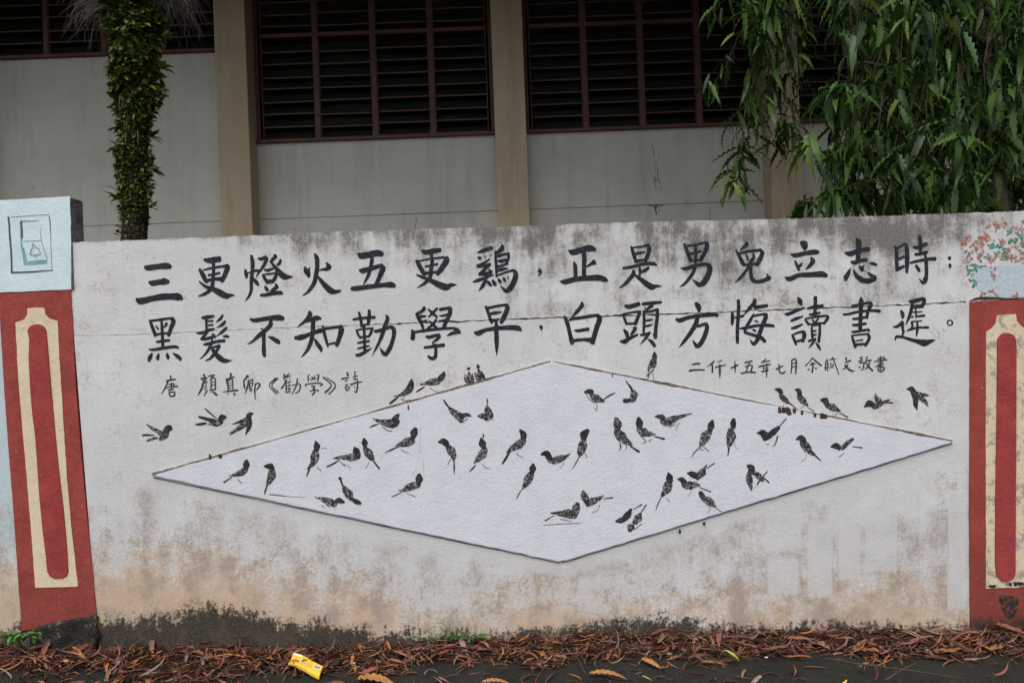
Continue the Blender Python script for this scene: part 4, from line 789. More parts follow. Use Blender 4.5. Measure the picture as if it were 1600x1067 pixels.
# ---------------------------------------------------------------- leaves
def leaf_geo(L, W, droop=.5, wave=.12, fold=.25, n=7, roll=0.0, bend=0.0):
    """lanceolate leaf growing along +x, drooping toward -z; returns verts (3n) and quads"""
    v = []; f = []; x = z = 0.0; ang = 0.0
    for i in range(n):
        t = i/(n-1); w = W*.5*max(.04, math.sin(math.pi*min(1, t**.8))**.75*(1-.25*t))*(1+(.16 if i % 2 else -.12)*(wave > .12)); 
        wz = wave*W*(1 if i % 2 else -1)
        ca, sa = math.cos(ang), math.sin(ang); nx_, nz_ = sa, ca
        for s in (-1, 0, 1):
            h = fold*w*abs(s)+(wz if s else 0)
            if roll and s: 
                yy = s*w*math.cos(roll*1.2); h = w*math.sin(roll*1.2)
            else: yy = s*w
            v.append((x+nx_*h, yy, z+nz_*h))
        st = L/(n-1); ang -= droop/(n-1)*(1+.6*t); x += math.cos(ang)*st; z += math.sin(ang)*st
    for i in range(n-1):
        a = 3*i
        f += [(a, a+1, a+4, a+3), (a+1, a+2, a+5, a+4)]
    v = np.array(v)
    if bend:                                   # sideways curl, for dry leaves lying flat
        a = v[:, 0]/max(L, 1e-6)*bend; R = L/bend; r_ = R-v[:, 1]
        v = np.stack([np.sin(a)*r_, R-np.cos(a)*r_, v[:, 2]], 1)
    return v, f
def leaf_mat(name, c0, c1, c2, back=None, rough=.46, spec=.26, trans=.16, scale=9):
    m = N(name, rough, spec)
    r = m.attr('tint'); oi = m.rand()
    rr_ = m.math('FRACT', m.math('ADD', r, oi))
    c = m.mix(m.ramp(rr_, 0, .6), c0, c1); c = m.mix(m.ramp(rr_, .86, 1.0), c, c2)
    c = m.mix(m.math('MULTIPLY', m.ramp(m.noise(scale*6, 3, .6), .45, .7), .35), c, c0)
    m.color(c)
    if trans:
        tr = m.n.new('ShaderNodeBsdfTranslucent'); m.inp(tr.inputs['Color'], c); ms = m.n.new('ShaderNodeMixShader'); ms.inputs[0].default_value = trans
        m.l.new(m.b.outputs[0], ms.inputs[1]); m.l.new(tr.outputs[0], ms.inputs[2]); m.l.new(ms.outputs[0], m.n['Material Output'].inputs['Surface'])
    m.bump(m.noise(120, 3, .6), .002, .4)
    return m.mat
M['leaf'] = leaf_mat('glossy_green_leaf', (.006, .019, .004), (.043, .094, .015), (.14, .19, .035))
M['fern'] = leaf_mat('creeper_leaf', (.022, .040, .006), (.085, .125, .018), (.24, .20, .045), trans=.2, spec=.25, rough=.5)
def dry_mat(name, c0, c1): 
    m = N(name, .8, .2); rr_ = m.math('FRACT', m.math('ADD', m.attr('tint'), m.rand()))
    c = m.mix(rr_, c0, c1); c = m.mix(m.math('MULTIPLY', m.ramp(m.noise(45, 4, .7), .42, .68), .55), c, (.055, .028, .017))
    m.color(c); m.bump(m.noise(260, 3, .6, stretch=(1, 1, 1)), .002, .6); return m.mat
M['dry'] = [dry_mat('dry_leaf_brown', (.15, .070, .045), (.29, .15, .10)), dry_mat('dry_leaf_red_brown', (.125, .045, .030), (.25, .095, .062)),
            dry_mat('dry_leaf_grey_brown', (.14, .10, .082), (.26, .19, .155)), dry_mat('dry_leaf_orange', (.27, .105, .035), (.36, .155, .055)), dry_mat('dry_leaf_dark', (.05, .024, .017), (.12, .052, .036))]
def merged(name, items, mats, parent=None, mi=None, loc=(0, 0, 0)):
    """items: list of (verts array, faces, 4x4 matrix, tint); one joined mesh"""
    V = []; Fc = []; T = []; MI = []; b = 0
    for k, (v, f, mt, tint) in enumerate(items):
        R = np.array(mt)[:3, :3]; t = np.array(mt)[:3, 3]
        V.append(v@R.T+t); Fc += [tuple(i+b for i in q) for q in f]; T.append(np.full(len(v), tint)); b += len(v)
        MI += [mi[k] if mi else 0]*len(f)
    V = np.concatenate(V); V = V-np.array(loc); me = bpy.data.meshes.new(name); me.from_pydata(V.tolist(), [], Fc); me.update()
    for q in mats: me.materials.append(q)
    at = me.attributes.new('tint', 'FLOAT', 'POINT'); at.data.foreach_set('value', np.concatenate(T).astype(np.float32))
    me.polygons.foreach_set('material_index', MI); me.polygons.foreach_set('use_smooth', [True]*len(me.polygons))
    return link(bpy.data.objects.new(name, me), parent)
def single_mesh(name, v, f, mat, tint=.0):
    me = bpy.data.meshes.new(name); me.from_pydata(v.tolist(), [], f); me.update(); me.materials.append(mat)
    at = me.attributes.new('tint', 'FLOAT', 'POINT'); at.data.foreach_set('value', np.full(len(v), tint, np.float32))
    me.polygons.foreach_set('use_smooth', [True]*len(me.polygons)); return me
def split_leaves(items, variants, meshes, mats, parent, stuffname, keep=300, px_ok=None, name='leaf', origin=Vector((0, 0, 0))):
    """items: (matrix, variant, size score, tint).  The largest in view become parts, the rest one mesh"""
    order = sorted(range(len(items)), key=lambda i: -items[i][2]); big = set(order[:keep])
    for i in order[:keep]:
        mt, vi, s, t = items[i]
        o = bpy.data.objects.new(name, meshes[vi]); o.matrix_world = Matrix.Translation(-origin)@mt; link(o, parent)
    rest = [(variants[vi][0], variants[vi][1], mt, t) for i, (mt, vi, s, t) in enumerate(items) if i not in big]
    if rest:
        o = merged(stuffname, rest, mats, parent, loc=tuple(origin)); o['kind'] = 'stuff'

def dir_matrix(loc, d, twist=0.0, scale=1.0):
    d = Vector(d).normalized(); up = Vector((0, 0, 1))
    side = up.cross(d)
    if side.length < 1e-3: side = Vector((1, 0, 0))
    side.normalize(); u = d.cross(side)
    R = Matrix((d, side, u)).transposed().to_4x4()
    return Matrix.Translation(loc)@R@Matrix.Rotation(twist, 4, 'X')@Matrix.Scale(scale, 4)
def img(p):
    d = p[1]-CAM.y
    return unproject(p[0], p[2], d)

# ---------------------------------------------------------------- drooping tree on the right
r3 = random.Random(21)
VL = [leaf_geo(1, .16, dr, .20, .30, 13) for dr in (.2, .45, .7, 1.0)]
TO = Vector((3.12, 1.25, .4))
tree = empty('drooping_tree', TO); tag(tree, 'tree with long drooping wavy leaves hanging over the right half of the wall', 'tree')
ML = [single_mesh('leaf', v, f, M['leaf'], t) for (v, f), t in zip(VL, (.0, .25, .5, .7))]
leaves = []
bark = N('grey_brown_bark', .9, .2); bark.color(bark.mix(bark.noise(30, 5, .7), (.04, .03, .024), (.10, .08, .065))); bark.bump(bark.noise(60, 4, .7, stretch=(1, 1, .3)), .006, 1)
twigm = N('reddish_twig', .8, .2); twigm.color(twigm.mix(twigm.noise(40, 3, .6), (.030, .020, .016), (.075, .050, .042)))
def spray(px, py, y, L=.20, n=12, spread=1.0, tone=0, az0=None):
    """a rosette of drooping leaves at the end of a twig"""
    c = P3(px, py, y)
    for i in range(n):
        az = r3.uniform(0, 2*math.pi) if az0 is None else az0+r3.gauss(0, .7)
        el = -r3.uniform(.1, 1.3)/spread
        d = Vector((math.cos(az)*math.cos(el), math.sin(az)*math.cos(el), math.sin(el)))
        l = L*r3.uniform(.6, 1.15)
        base = c+Vector((r3.gauss(0, .02), r3.gauss(0, .03), r3.uniform(-.03, .07)))
        vi = r3.randrange(4); mt = dir_matrix(base, d, r3.uniform(-.7, .7), l)
        tip = base+d*l; ix, iy = img(base); vis = (-40 < ix < 1640) and (-30 < iy < 360)
        if base.y < .13 and base.z < 2.05: continue
        leaves.append((mt, vi, (l/(base.y-CAM.y))*(1 if vis else 0)+.0001*(3-base.y), r3.random()))
def bez(p):
    out = []
    for i in range(len(p)-1):
        a, b = p[i], p[i+1]; k = 4
        for j in range(k): t = j/k; out.append(a.lerp(b, t)+Vector((r3.gauss(0, .008), r3.gauss(0, .01), 0)))
    return out+[p[-1]]
def twig(pts, rad=.006, name='twig'):
    mb = MB(); k = len(pts); mb.tube([Vector(p)-TO for p in pts], [rad*.55*(1-.65*i/(k-1)) for i in range(k)], 6); return mb.build(name, twigm.mat, tree, True)
def hang(path, y, L=.2, step=20, n=4, nend=10, rad=.006, spread=1.0):
    """a hanging twig following photo points, leaves along it and a rosette at the tip"""
    pts = bez([P3(px, py, y+.05*math.sin(i*1.7)) for i, (px, py) in enumerate(path)])
    twig(pts, rad)
    for i in range(len(path)-1):
        (x0, y0), (x1, y1) = path[i], path[i+1]; k = max(1, int(math.hypot(x1-x0, y1-y0)/step))
        for j in range(k):
            t = j/k
            if i == 0 and t < .2: continue
            spray(x0+(x1-x0)*t, y0+(y1-y0)*t, y, L, n, spread)
    spray(*path[-1], y, L, nend, spread)
# left fringe
hang([(1180, -60), (1165, 30), (1140, 90), (1108, 140)], 1.1, .16, 16, 3, 6)
hang([(1210, -60), (1205, 20), (1190, 70)], 1.0, .22, 16, 5, 14)
hang([(1250, -60), (1195, 0), (1165, 15)], 1.0, .21, 16, 4, 12)
hang([(1150, -60), (1130, 0), (1115, 20)], 1.2, .17, 16, 3, 7)
hang([(1230, -60), (1215, 80), (1200, 150), (1175, 210), (1160, 240)], 1.2, .19, 16, 4, 10)
hang([(1240, -60), (1235, 90), (1225, 180), (1215, 225)], 1.3, .20, 16, 4, 11)
hang([(1245, -60), (1170, 120), (1160, 200), (1148, 278)], 1.0, .18, 22, 2, 10)
hang([(1190, -60), (1185, 100), (1180, 170)], 1.5, .21, 16, 4, 9)
hang([(1220, -60), (1210, 60), (1180, 150), (1135, 195)], 1.2, .15, 16, 3, 5)
hang([(1260, -60), (1250, 120), (1240, 190), (1235, 205)], 1.6, .19, 18, 3, 7)
spray(1146, 284, .8, .20, 12, 1.3); spray(1150, 250, .9, .17, 7)
# main mass, back layer to front
for i in range(520):
    px = r3.uniform(1300, 1700); py = r3.uniform(-60, 325)
    if px < 1345 and 60 < py < 140: continue
    spray(px, py, r3.uniform(1.7, 3.2), .21, 11)
for i in range(110):
    px = r3.uniform(1292, 1680); py = r3.uniform(-60, 318) if px > 1340 else r3.choice([r3.uniform(-60, 10), r3.uniform(120, 300)])
    spray(px, py, r3.uniform(.9, 1.6), .21, 11)
for p in ([(1400, -60), (1375, 60), (1368, 130), (1345, 200), (1335, 235)], [(1455, -60), (1452, 100), (1430, 200), (1425, 232)], [(1510, -60), (1505, 90), (1500, 160), (1497, 200)],
          [(1430, -80), (1425, -30), (1415, -8)], [(1440, -80), (1440, -10)], [(1580, -80), (1560, -20)], [(1330, -60), (1325, 60), (1310, 130), (1300, 140)],
          [(1340, -60), (1335, 200), (1290, 300), (1262, 316)], [(1420, -50), (1400, 200), (1405, 262)], [(1470, -50), (1445, 200), (1440, 270)], [(1500, 0), (1500, 180), (1500, 212)],
          [(1560, -20), (1560, 150), (1570, 210)], [(1600, -20), (1590, 120), (1585, 150)], [(1500, 100), (1490, 260), (1490, 292)], [(1560, 100), (1555, 230), (1552, 268)], [(1350, 100), (1330, 220), (1290, 250), (1262, 228)],
          [(1380, 150), (1360, 280), (1300, 300)], [(1630, -20), (1625, 200), (1610, 240)], [(1340, -50), (1335, 100), (1310, 150)], [(1590, 100), (1600, 200), (1605, 280)], [(1540, 60), (1530, 230), (1520, 290)]):
    hang(p, r3.uniform(.35, .8), .235, 44, 3, 13)
mb = MB(); mb.tube([Vector((0, 0, 0)), Vector((.03, .0, 1.6)), Vector((-.02, .05, 3.2)), Vector((0, 0, 5.2))], [.045, .04, .034, .025], 10); mb.build('trunk', bark.mat, tree, True)
mb = MB()
for ax, ay, az, bx, by, bz in ((0, 0, 3.0, -.9, -.1, 3.5), (0, 0, 2.8, -1.6, .3, 3.9), (0, 0, 3.6, .8, .4, 4.2), (0, 0, 3.3, -.5, .9, 3.9), (-.9, -.1, 3.5, -1.9, 0, 3.4), (0, 0, 2.3, -.6, .5, 2.9)):
    mb.tube([(ax, ay, az), ((ax+bx)/2, (ay+by)/2, (az+bz)/2+.12), (bx, by, bz)], [.02, .015, .009], 7)
mb.build('limb', bark.mat, tree, True)
split_leaves(leaves, VL, ML, [M['leaf']], tree, 'foliage', 300, origin=TO)

# crown overhead, above the frame: unseen leaves of the same tree, thickened to cast shade
over = []
for i in range(520):
    c = Vector((r3.uniform(.9, 5), r3.uniform(.1, 3.6), r3.uniform(4.9, 6.2)))
    for j in range(9):
        az = r3.uniform(0, 6.28); el = -r3.uniform(.3, 1.3); d = Vector((math.cos(az)*math.cos(el), math.sin(az)*math.cos(el), math.sin(el)))
        over.append((*VL[r3.randrange(4)], dir_matrix(c, d, 0, r3.uniform(.2, .32)), r3.random()))
o = merged('shade_foliage', over, [M['leaf']], tree, loc=tuple(TO)); o['kind'] = 'stuff'

# ---------------------------------------------------------------- creeper-clad trunk on the left
YT = .75; DT = YT-CAM.y
tb = PX(211, 378, DT)
T0 = Vector((tb[0], YT, .4))
tt = empty('creeper_clad_tree', T0); tag(tt, 'tree trunk wrapped in small green creeper leaves behind the left end of the wall', 'tree')
prof = [(1000, 209, 26), (378, 211, 23), (330, 210, 23), (290, 210, 22), (240, 211, 23), (200, 210, 26), (160, 214, 30), (120, 216, 33), (60, 213, 38), (0, 213, 44), (-60, 212, 52), (-200, 210, 50), (-420, 205, 40)]
def tr_at(py):
    ys = [p[0] for p in prof][::-1]; return np.interp(py, ys, [p[1] for p in prof][::-1]), np.interp(py, ys, [p[2] for p in prof][::-1])
tm = N('lichen_spotted_bark', .95, .1)
c = tm.mix(tm.ramp(tm.noise(55, 5, .75), .4, .6), (.018, .014, .01), (.05, .035, .025)); c = tm.mix(tm.ramp(tm.noise(38, 5, .75, off=(1, 2, 3)), .60, .66), c, (.26, .25, .23)); tm.color(c); tm.bump(tm.noise(45, 5, .7), .02, 1)
mb = MB(); ring = []; NR = 18; pys = list(range(780, -430, -22))
for i, py in enumerate(pys):
    px, r = tr_at(py); c = P3(px, py, YT); rad = r*.80/F*DT
    for j in range(NR):
        a = 2*math.pi*j/NR; rj = rad*(1+.10*math.sin(j*2.3+i*.9)+.07*math.sin(j*5.1-i*1.7))
        mb.v.append((c.x+rj*math.cos(a)-T0.x, c.y+rj*math.sin(a)-T0.y, c.z-T0.z))
for i in range(len(pys)-1):
    for j in range(NR): mb.f.append((i*NR+j, i*NR+(j+1) % NR, (i+1)*NR+(j+1) % NR, (i+1)*NR+j)); mb.m.append(0)
mb.build('trunk', tm.mat, tt, True)
r5 = random.Random(5)
VF = [leaf_geo(1, .60, dr, .03, .12, 6) for dr in (.2, .5, .9)]; MF = [single_mesh('creeper_leaf', v, f, M['fern'], t) for (v, f), t in zip(VF, (0, .3, .6))]
fl = []
for i in range(9500):
    py = r5.uniform(-220, 376)
    dens = np.interp(py, [-220, 60, 150, 250, 310, 345, 376], [.8, .8, .8, 1, 1, .35, .05])
    if r5.random() > dens: continue
    px, r = tr_at(py); a = r5.uniform(-math.pi*1.12, math.pi*.12) if r5.random() < .85 else r5.uniform(0, 6.28)
    bul = 1+.16*math.sin(py*.05+a*2)+.1*math.sin(py*.13+a*5)
    rad = r*.80/F*DT*bul*r5.uniform(.9, 1.22); c = P3(px, py, YT); out = Vector((math.cos(a), math.sin(a), 0))
    p = c+out*rad
    sz = np.interp(py, [-200, 150, 180, 300, 376], [.062, .058, .038, .034, .03])*r5.uniform(.45, 1.0)
    d = out*r5.uniform(.4, 1)+Vector((r5.gauss(0, .4), r5.gauss(0, .4), r5.uniform(-.5, .9)))
    fl.append((dir_matrix(p, d, r5.uniform(-.8, .8), sz), r5.randrange(3), sz*(1 if (py > -10 and p.y < YT-.02) else .01), r5.random()))
# tufts pushing outward
for px, py in ((185, 62), (182, 88), (176, 112), (248, 40), (258, 108), (178, 310), (180, 232), (245, 268), (240, 325), (255, 142), (182, 200), (240, 215), (176, 30), (262, 60)):
    for j in range(7):
        c = P3(px, py, YT-.05); s = -1 if px < 211 else 1
        d = Vector((s*r5.uniform(.3, 1), r5.gauss(0, .4), r5.uniform(-.3, .9))); fl.append((dir_matrix(c-Vector((s*.02, 0, 0)), d, 0, r5.uniform(.045, .085)), r5.randrange(3), .06, r5.random()))
split_leaves(fl, VF, MF, [M['fern']], tt, 'creeper_mass', 300, origin=T0, name='creeper_leaf')
# fine grey aerial roots fringing the upper trunk
rootm = N('grey_aerial_root', .9, .1); rootm.color(rootm.mix(rootm.noise(30, 3, .6), (.035, .03, .027), (.115, .10, .095)))
mb = MB()
for i in range(820):
    s = -1 if i % 2 else 1; py0 = r5.uniform(-90, 20); px, r = tr_at(py0)
    p = P3(px+s*r*.7, py0, YT+r5.uniform(-.12, .1)); pts = [p]; d = Vector((s*r5.uniform(.4, 1.5), r5.gauss(0, .5), r5.uniform(-.2, .8))).normalized()
    seg_l = r5.uniform(.030, .078)
    for k in range(5):
        p = p+d*seg_l; pts.append(p); d = (d+Vector((s*-.08+r5.gauss(0, .28), r5.gauss(0, .25), -.42+r5.gauss(0, .15)))).normalized()
    mb.tube([q-T0 for q in pts], [.0011]*5+[.0006], 3)
    if r5.random() < .6:
        q = pts[2]; mb.tube([q-T0, q-T0+Vector((s*r5.uniform(0, .06), r5.gauss(0, .03), -r5.uniform(.03, .08)))], .0009, 3)
o = mb.build('aerial_roots', rootm.mat, tt); o['kind'] = 'stuff'
for (a, b) in (((236, 262), (246, 264)), ((234, 278), (247, 291)), ((182, 297), (164, 291)), ((243, 168), (252, 190)), ((236, 312), (240, 322)), ((188, 150), (186, 168)), ((197, 207), (196, 228)), ((215, 205), (216, 226))):
    mb = MB(); A = P3(*a, YT-.13)-T0; B = P3(*b, YT-.16)-T0; mb.tube([A, (A+B)/2+Vector((0, 0, .008)), B], [.003, .0025, .001], 5); mb.build('root', rootm.mat, tt)
# crown above the frame, unseen, added to shade the building
mb = MB(); cr_items = []
for i in range(170):
    c = Vector((T0.x+r5.gauss(0, 1.0), YT+.4+r5.gauss(0, .8), r5.uniform(5.3, 6.6)))
    for j in range(8):
        az = r5.uniform(0, 6.28); el = -r5.uniform(.2, 1.2); d = Vector((math.cos(az)*math.cos(el), math.sin(az)*math.cos(el), math.sin(el)))
        cr_items.append((*VL[r5.randrange(4)], dir_matrix(c, d, 0, r5.uniform(.2, .34)), r5.random()))
o = merged('shade_crown', cr_items, [M['leaf']], tt, loc=tuple(T0)); o['kind'] = 'stuff'

# ---------------------------------------------------------------- fallen leaves along the foot of the wall
r8 = random.Random(8)
VD = []
for L, W, dr, wv, roll, be in ((1, .15, .35, .05, 1.0, .9), (1, .12, -.4, .05, 1.15, -1.5), (1, .14, .7, .1, .9, 2.1), (1, .19, .3, .16, .55, .4), (1, .11, .5, .05, 1.1, -2.5), (1, .16, -.3, .1, .8, 1.2)):
    VD.append(leaf_geo(L, W, dr, wv, .2, 9, roll, be))
MD = {(i, k): single_mesh('dry_leaf', VD[i][0], VD[i][1], M['dry'][k], 0.13*i) for i in range(6) for k in range(5)}
def band(x): return .275+.045*math.sin(3.1*x)+.045*math.sin(7.7*x+1)+.035*math.sin(17*x)+.02*math.sin(41*x)-.07*math.exp(-((x-.35)/.45)**2)-.06*math.exp(-((x+.95)/.2)**2)
items = []
def drop(x, y, z, s, k=None, az=None, vi=None):
    az = r8.uniform(0, 6.28) if az is None else az
    rot = Euler((r8.gauss(0, .45), r8.gauss(0, .13), az)).to_matrix().to_4x4()
    k = r8.choices(range(5), (29, 28, 12, 10, 21))[0] if k is None else k
    vi = r8.randrange(6) if vi is None else vi
    c = rot@Vector((.5*s, 0, 0))
    return (Matrix.Translation(Vector((x, y, z))-c)@rot@Matrix.Diagonal((s, s, s, 1)), vi, s, r8.random(), k)
for i in range(7600):
    x = r8.uniform(-4.3, 4.3); e = band(x); y = -r8.random()**1.05*e*1.02-.005
    t = max(0, 1+y/e); layer = r8.random()
    z = HT(x, y)+.004+(.020*t**.6+.012)*layer+.014*t**.6
    s = r8.uniform(.05, .135)*(1.15 if layer > .8 else .9)
    if -2.42 < x < -1.98 and y > -.06: continue
    it = drop(x, y, z, s); px, py = img((x, y, z)); vis = -20 < px < 1620
    items.append((it[0], it[1], it[2]*(1 if vis else .01)*(.2+layer**2)+(.05*(-y)), it[3], it[4]))
for i in range(300):     # stragglers on the asphalt
    x = r8.uniform(-3, 3); y = -band(x)-r8.random()**1.5*.35; it = drop(x, y, HT(x, y)+.009, r8.uniform(.045, .15), None)
    items.append((it[0], it[1], it[2]*1.3, it[3], it[4]))
for i in range(90):      # big flat ones on top of the band
    x = r8.uniform(-3, 3); e = band(x); y = -r8.uniform(.15, 1)*e; it = drop(x, y, HT(x, y)+.045*max(0, 1+y/e)**.6+.015, r8.uniform(.12, .19), r8.choice((0, 0, 3, 1, 2, 1)), None, 3)
    items.append((it[0], it[1], it[2]*1.5, it[3], it[4]))
order = sorted(range(len(items)), key=lambda i: -items[i][2]); keep = set(order[:285])
for i in order[:285]:
    mt, vi, s, t, k = items[i]
    o = bpy.data.objects.new('dry_leaf', MD[(vi, k)]); o.matrix_world = mt; link(o)
    tag(o, 'curled dry brown leaf in the litter along the foot of the wall', 'leaf', 'dry leaves fallen along the foot of the wall')
rest = [i for i in range(len(items)) if i not in keep]
o = merged('leaf_litter', [(VD[items[i][1]][0], VD[items[i][1]][1], items[i][0], items[i][3]) for i in rest], M['dry'], None, mi=[items[i][4] for i in rest])
tag(o, 'thick brown litter of curled dry leaves along the wall foot', 'leaf litter', kind='stuff')

def ground_pt(px, py, h=0.0):
    u = (px-800.0)/F; v = (533.5-py)/F
    dx, dz = u*cr+v*sr, -u*sr+v*cr
    D = (CAM.z-h)/(-dz)
    p = Vector((dx*D, CAM.y+D, h)); p.z = HT(p.x, p.y)+h; return p
def flatleaf(name, label, px0, py0, px1, py1, mat, W=.2, curve=.3, wave=.12, h=.012, fold=.15, cat='leaf'):
    a = ground_pt(px0, py0, h); b = ground_pt(px1, py1, h); L = (b-a).length
    v, f = leaf_geo(L, L*W, curve, wave, fold, 15)
    me = single_mesh(name, v, f, mat, .3); o = bpy.data.objects.new(name, me)
    d = b-a; d.z = 0; o.matrix_world = Matrix.Translation(a+Vector((0, 0, .006)))@Matrix.Rotation(math.atan2(d.y, d.x), 4, 'Z')@Matrix.Rotation(-curve*.45, 4, 'Y')
    link(o); tag(o, label, cat); return o
def flat_mat(name, c0, c1):
    m = N(name, .6, .3); m.color(m.mix(m.ramp(m.noise(50, 4, .65), .35, .65), c0, c1)); m.bump(m.noise(200, 3), .002, .5); return m.mat
ylw = flat_mat('yellow_leaf', (.50, .36, .03), (.62, .50, .08)); grn = flat_mat('fresh_green_leaf', (.22, .30, .03), (.32, .42, .06)); tanl = flat_mat('tan_leaf', (.30, .18, .10), (.42, .27, .15)); orl = flat_mat('orange_brown_leaf', (.26, .11, .035), (.36, .17, .055))
flatleaf('yellow_leaf', 'bright yellow narrow leaf on the asphalt near the right edge of the photo', 1600, 1068, 1536, 1051, ylw, .16, .2, .08)
flatleaf('yellow_leaf', 'yellow leaf curling up from the asphalt, left half of a pair right of centre', 1305, 1066, 1280, 1053, ylw, .30, .5, .1)
flatleaf('yellow_leaf', 'yellow leaf standing on edge, right half of a pair right of centre', 1302, 1064, 1324, 1053, ylw, .26, -.7, .1)
flatleaf('yellow_leaf', 'yellow leaf beside the green weed at the foot of the left pillar', 40, 1004, 78, 990, ylw, .2, .3, .1, .03)
flatleaf('green_leaf', 'slim fresh green leaf lying on the brown litter right of the middle', 1132, 1010, 1155, 1024, grn, .16, .3, .05, .05)
flatleaf('green_leaf', 'tiny fresh green leaf scrap on the asphalt below the litter', 1003, 1053, 1019, 1060, grn, .14, .2, .05)
flatleaf('saw_edged_leaf', 'long tan saw-edged dry leaf on the asphalt at lower left', 66, 1043, 122, 1045, tanl, .17, .2, .09)
flatleaf('saw_edged_leaf', 'tan wavy dry leaf beside the litter left of the saw-edged one', 40, 1033, 66, 1043, tanl, .22, .4, .2)
flatleaf('broad_brown_leaf', 'broad orange brown leaf lying flat on the asphalt just right of the middle', 1002, 1025, 1033, 1040, orl, .30, .2, .05)
flatleaf('broad_brown_leaf', 'large crumpled brown leaf on the asphalt below the middle of the litter', 556, 1052, 625, 1058, orl, .34, .7, .07)
flatleaf('broad_brown_leaf', 'ragged orange brown leaf on the asphalt left of the broad flat one', 920, 1050, 982, 1053, orl, .30, .6, .06)
flatleaf('broad_brown_leaf', 'crumpled brown leaf cluster on the dark asphalt right of the middle', 752, 1062, 800, 1060, orl, .30, .6, .06)
flatleaf('broad_brown_leaf', 'orange brown leaf resting on the litter left of the yellow packet', 775-10, 0+1022, 776+14, 1008, orl, .28, .4, .2) if False else None
# sticks
def stick(label, pts, rad=.004, h=.05):
    mb = MB(); P = [ground_pt(x, y, h) for x, y in pts]; o0 = P[0].copy(); k = len(P)
    mb.tube([p-o0 for p in P], [rad*(1-.4*i/(k-1)) for i in range(k)], 7); o = mb.build('stick', twigm.mat, None, True); o.location = o0; tag(o, label, 'stick')
stick('long thin brown twig lying along the litter at the right', [(1288, 1014), (1340, 1020), (1390, 1024), (1440, 1029), (1505, 1038)], .005)
stick('short slanting grey twig crossing the long twig at the right', [(1384, 1044), (1400, 1032), (1425, 1018), (1440, 1012)], .0055)
stick('thin grey twig slanting down through the litter left of the yellow packet', [(400, 1015), (420, 1028), (438, 1044)], .003)
stick('thin twig hanging out of the litter onto the asphalt below the middle', [(902, 1020), (908, 1036), (916, 1050)], .003)
# ---------------------------------------------------------------- yellow packet
def packet():
    a = ground_pt(458, 1013, .04); b = ground_pt(505, 1027, .04); c = ground_pt(490, 1042, .03); d = ground_pt(450, 1028, .03)
    o0 = (a+c)/2; e = empty('yellow_packet', o0); tag(e, 'crushed yellow card packet with white oval and barcode, lying on the litter', 'packet')
    card = painted('yellow_card', (.62, .36, .035), (.72, .46, .06), rough=.45, k=.2); white = painted('white_print', (.72, .68, .58), (.78, .74, .66), rough=.45, k=.1); dark = painted('dark_print', (.03, .05, .07), (.06, .08, .1), rough=.5, k=.1)
    orange = painted('orange_print', (.62, .22, .02), (.66, .28, .03), rough=.45, k=.1)
    def pt(u, v, h=0): 
        p = a+(b-a)*u+(d-a)*v; bump_ = .006*math.sin(u*5)+.004*math.cos(v*6+u*3); return Vector((p.x, p.y, max(a.z, b.z)*0+p.z+bump_+h))-o0
    mb = MB(); n = 8
    for lay in (0, -.012):
        for j in range(n+1):
            for i in range(n+1): mb.v.append(tuple(pt(i/n, j/n, lay)))
    q = (n+1)**2
    for j in range(n):
        for i in range(n):
            k = j*(n+1)+i; mb.f.append((k, k+n+1, k+n+2, k+1)); mb.m.append(0); mb.f.append((q+k, q+k+1, q+k+n+2, q+k+n+1)); mb.m.append(0)
    rim = [i for i in range(n+1)]+[(j)*(n+1)+n for j in range(1, n+1)]+[n*(n+1)+i for i in range(n-1, -1, -1)]+[j*(n+1) for j in range(n-1, 0, -1)]
    for i in range(len(rim)): r0, r1 = rim[i], rim[(i+1) % len(rim)]; mb.f.append((r0, r1, q+r1, q+r0)); mb.m.append(0)
    mb.build('carton', card, e)
    def patch(nm, u0, u1, v0, v1, mat, h=.0012, oval=False):
        mb = MB()
        if oval:
            pts = [pt((u0+u1)/2+(u1-u0)/2*math.cos(t), (v0+v1)/2+(v1-v0)/2*math.sin(t), h) for t in np.linspace(0, 6.283, 19)[:-1]]
            mb.add(pts, [tuple(range(17, -1, -1))])
        else:
            k = 6; P = []
            for j in range(2):
                for i in range(k+1): P.append(pt(u0+(u1-u0)*i/k, v0+(v1-v0)*j, h))
            mb.add(P, [(i, i+k+1, i+k+2, i+1) for i in range(k)])
        mb.build(nm, mat, e)
    patch('printed_oval', .28, .52, .30, .62, white, .0015, True); patch('printed_oval', .32, .48, .38, .54, orange, .0028, True)
    patch('white_flap', .02, .30, .02, .14, white, .0015)
    patch('barcode_field', .72, .97, .18, .58, white, .0015)
    for i in range(9): u = .745+i*.023; patch('barcode_bar', u, u+(.012 if i % 3 else .007), .24, .52, dark, .0028)
packet()
